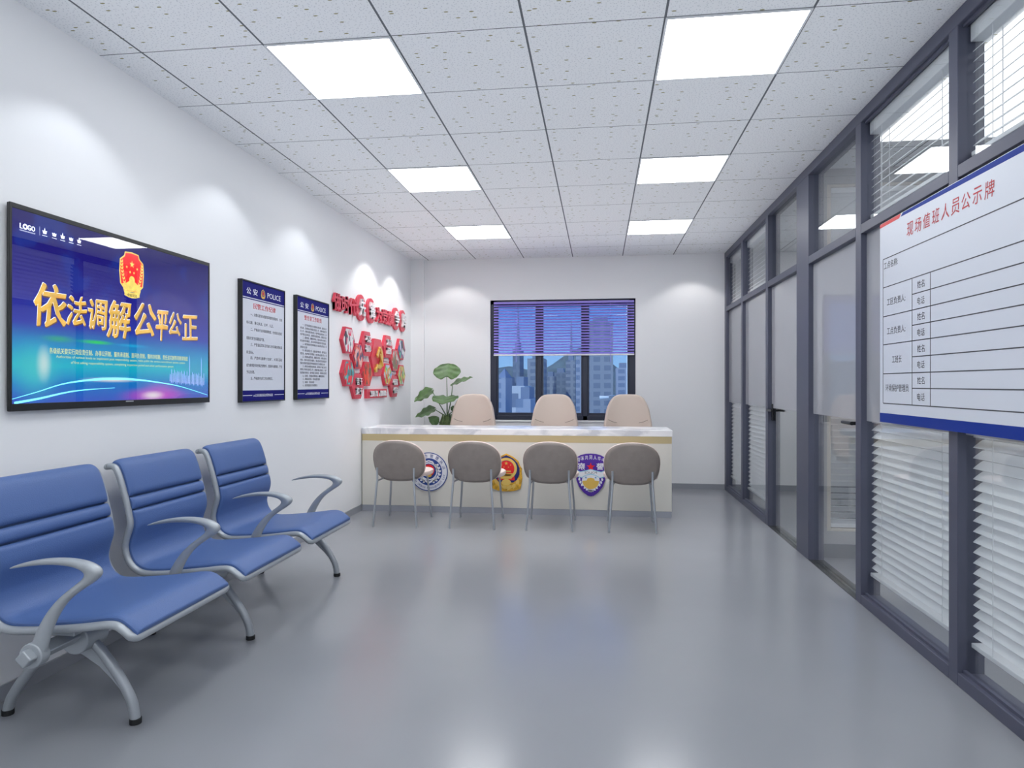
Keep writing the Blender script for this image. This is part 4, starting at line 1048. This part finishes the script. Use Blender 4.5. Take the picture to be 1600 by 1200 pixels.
for i in range(6):
    a = i*1.05; b.tube([(.04*math.cos(a), .04*math.sin(a), .66), (.075*math.cos(a), .07*math.sin(a), .78), (.05*math.cos(a), .05*math.sin(a), .90)], [.012, .022, .003], 8)
b.build('trunk', mat('plant_trunk', (98, 124, 76), .6, var=.3, vscale=30), pp)
def leaf(base, tip, width, nrm, droop=.03, fold=.12, rnd=False):
    """heart shaped leaf from stem joint (base) to tip; nrm = approximate upper-face normal"""
    B, T = Vector(base), Vector(tip); ax = (T-B); Ln = ax.length; ax.normalize(); nv = Vector(nrm); nv = (nv-ax*nv.dot(ax)).normalized(); sd = ax.cross(nv)
    NU, NV = 16, 14; b = MB()
    def fn(u, v):
        s = u*2-1; wv = math.sin(PI*min(1, v**.62*.97+.03))**.75
        if rnd: wv = math.sin(PI*min(1, v**.75*.9+.1))**.5
        x = s*width/2*wv; y = v*Ln-(1-v)**2*abs(s)**1.3*Ln*(.45 if rnd else .22)*math.sin(PI*min(1, abs(s)*.8+.15))
        z = fold*abs(x)-droop*math.sin(PI*v*.5)**2*Ln*3+.008*math.sin(v*19+abs(s)*4)*abs(s)
        p = B+ax*y+sd*x+nv*z; return (p.x, p.y, p.z)
    b.grid(fn, NU, NV); return b
def stem(a, m_, c): return MB().tube(curve([a, m_, c], 12), [.0075-.0003*i for i in range(13)], 8)
lv = [  # joint, tip, width, normal, stem mid
    ((0, -.02, 1.335), (0, .05, 1.50), .33, (0, -.93, .35), (0, 0, 1.1)),
    ((.065, 0, 1.247), (.30, -.05, 1.350), .20, (-.25, -.35, .95), (.045, 0, 1.05)),
    ((-.185, 0, 1.175), (-.39, -.06, 1.060), .24, (.1, -.42, .95), (-.10, 0, 1.03)),
    ((0, -.02, 1.10), (.0, -.27, 1.045), .31, (0, -.1, .99), (0, -.01, .98)),
    ((-.155, 0, .955), (-.375, -.05, .880), .22, (.1, -.42, .95), (-.08, 0, .91)),
    ((-.10, -.05, .80), (-.19, -.12, .862), .12, (-.1, -.9, .3), (-.05, -.03, .80)),
    ((.07, .02, .93), (.12, .10, .99), .12, (.2, -.8, .5), (.03, 0, .9))]
for jn, tp, wd, nr_, md in lv:
    st_ = stem((0, 0, .86 if jn[2] > .9 else .74), md, jn).build('stem', M_stem, pp)
    leaf(jn, tp, wd, nr_, rnd=wd > .28).build('leaf', M_leaf, pp, solid=.0015)

# ------------------------------------------------------------------ city beyond the window
def tower_mat(name, wall, glass, sx, sz):
    m = bpy.data.materials.new(name); m.use_nodes = True; n = m.node_tree; N = n.nodes.new; K = n.links.new
    b = n.nodes['Principled BSDF']; b.inputs['Roughness'].default_value = .5; t = N('ShaderNodeTexCoord')
    s = N('ShaderNodeSeparateXYZ'); K(t.outputs['Object'], s.inputs[0])
    def fr(sock, k, th):
        a = N('ShaderNodeMath'); a.operation = 'MULTIPLY'; a.inputs[1].default_value = k; K(sock, a.inputs[0])
        f = N('ShaderNodeMath'); f.operation = 'FRACT'; K(a.outputs[0], f.inputs[0])
        g = N('ShaderNodeMath'); g.operation = 'GREATER_THAN'; g.inputs[1].default_value = th; K(f.outputs[0], g.inputs[0]); return g.outputs[0]
    mu = N('ShaderNodeMath'); mu.operation = 'MULTIPLY'; K(fr(s.outputs['X'], sx, .35), mu.inputs[0]); K(fr(s.outputs['Z'], sz, .4), mu.inputs[1])
    x = N('ShaderNodeMix'); x.data_type = 'RGBA'; K(mu.outputs[0], x.inputs[0]); x.inputs[6].default_value = s2l(wall)+(1,); x.inputs[7].default_value = s2l(glass)+(1,)
    K(x.outputs[2], b.inputs['Base Color']); return m
TA = tower_mat('tower_blue_grey', (150, 156, 164), (120, 130, 146), .25, .3)
TB = tower_mat('tower_pale', (168, 176, 192), (128, 144, 168), .2, .3)
TCm = tower_mat('tower_striped', (205, 208, 212), (120, 134, 156), .02, .16)
TD = tower_mat('tower_deep_blue', (122, 134, 150), (104, 118, 138), .3, .25)
GZ = -45
def tower(u0, u1, vt, dist, m, label, top=None, dep=18):
    f, th = 1060, .1284
    def wx(u):
        r = (u-800)/f; return (-math.sin(th)+r*math.cos(th))/(math.cos(th)+r*math.sin(th))*dist
    x0, x1 = wx(u0), wx(u1); t = dist/(math.cos(th)); zt = 1.25+(600-vt)/f*dist
    o = empty('tower_block', ((x0+x1)/2, dist, GZ), label=label, cat='building', group='city buildings outside the window')
    h = zt-GZ; w2_ = (x1-x0)/2
    b = MB().box(-w2_, w2_, 0, dep, 0, h)
    b.build('facade', m, o, smooth=False)
    b = MB()
    if top == 'spire': b.add([(-w2_, 0, h), (w2_, 0, h), (w2_, dep, h), (-w2_, dep, h), (0, dep/2, h+w2_*2.2)], [(0, 1, 4), (1, 2, 4), (2, 3, 4), (3, 0, 4)])
    elif top == 'mast': b.box(-w2_*.5, w2_*.5, dep*.2, dep*.8, h, h+4).tube([(0, dep/2, h+4), (0, dep/2, h+22)], [.8, .2], 8)
    else: b.box(-w2_*.6, w2_*.6, dep*.2, dep*.8, h, h+2.5)
    b.build('roof', M_towerroof, o, smooth=False)
M_towerroof = mat('tower_roof', (126, 140, 162), .6)
tower(776, 790, 590, 230, TB, 'slim pale tower with a pointed roof at the left of the window', 'spire')
tower(790, 800, 598, 300, TA, 'low blue grey block right of the pointed tower')
tower(801, 812, 545, 340, TD, 'tall blue tower behind the left window blind, with a mast', 'mast')
tower(800, 820, 603, 180, TCm, 'white striped block low in the left window pane')
tower(806, 829, 624, 140, TB, 'pale low building at the bottom of the left window pane')
tower(824, 850, 560, 320, TA, 'broad blue grey tower beside the left mullion', 'mast')
tower(852, 866, 588, 350, TA, 'blue grey block left of centre in the middle pane')
tower(866, 884, 582, 380, TD, 'hazy blue tower in the middle of the window')
tower(884, 899, 563, 360, TA, 'tower with a stepped top in the middle pane', 'mast')
tower(900, 912, 555, 290, TB, 'pale narrow tower beside the right mullion')
tower(918, 958, 505, 260, TA, 'widest blue glass tower filling the right pane')
tower(963, 990, 575, 330, TB, 'pale grey block at the right edge of the window')
MB().box(-400, 400, 12, 1500, GZ-1, GZ).build('ground', mat('city_ground', (120, 134, 140), .9, var=.3, vscale=.05), kind='structure', smooth=False)
b = MB()
def hill(u, v):
    x = -240+480*u; return (x, 480+240*v, GZ+(62+10*math.sin(u*17)+7*math.sin(u*41+1))*math.sin(PI*min(1, v*1.0+.02)))
b.grid(hill, 60, 12)
b.build('wooded_hill', mat('wooded_green', (98, 112, 112), .9, var=.3, vscale=.08), kind='structure')
fp = empty('flag_pole', (.53, 12.4, GZ), label='thin white pole standing outside the right window pane', cat='pole')
MB().tube([(0, 0, 0), (0, 0, 40), (-.02, 0, 48.5)], [.08, .05, .028], 10).build('shaft', M_white, fp)
sl = empty('street_lamp', (2.2, 75, GZ), label='small grey street lamp with a curved arm, right window pane', cat='street lamp')
MB().tube([(0, 0, 0), (0, 0, 42), (.0, 0, 44.2), (-.6, 0, 45.0), (-1.4, 0, 44.9)], [.2, .12, .1, .08, .08], 8).build('pole', M_castgrey, sl)
MB().tube([(-1.2, 0, 44.8), (-2.2, 0, 44.75)], [.12, .2], 8).build('lamp_head', M_white, sl)
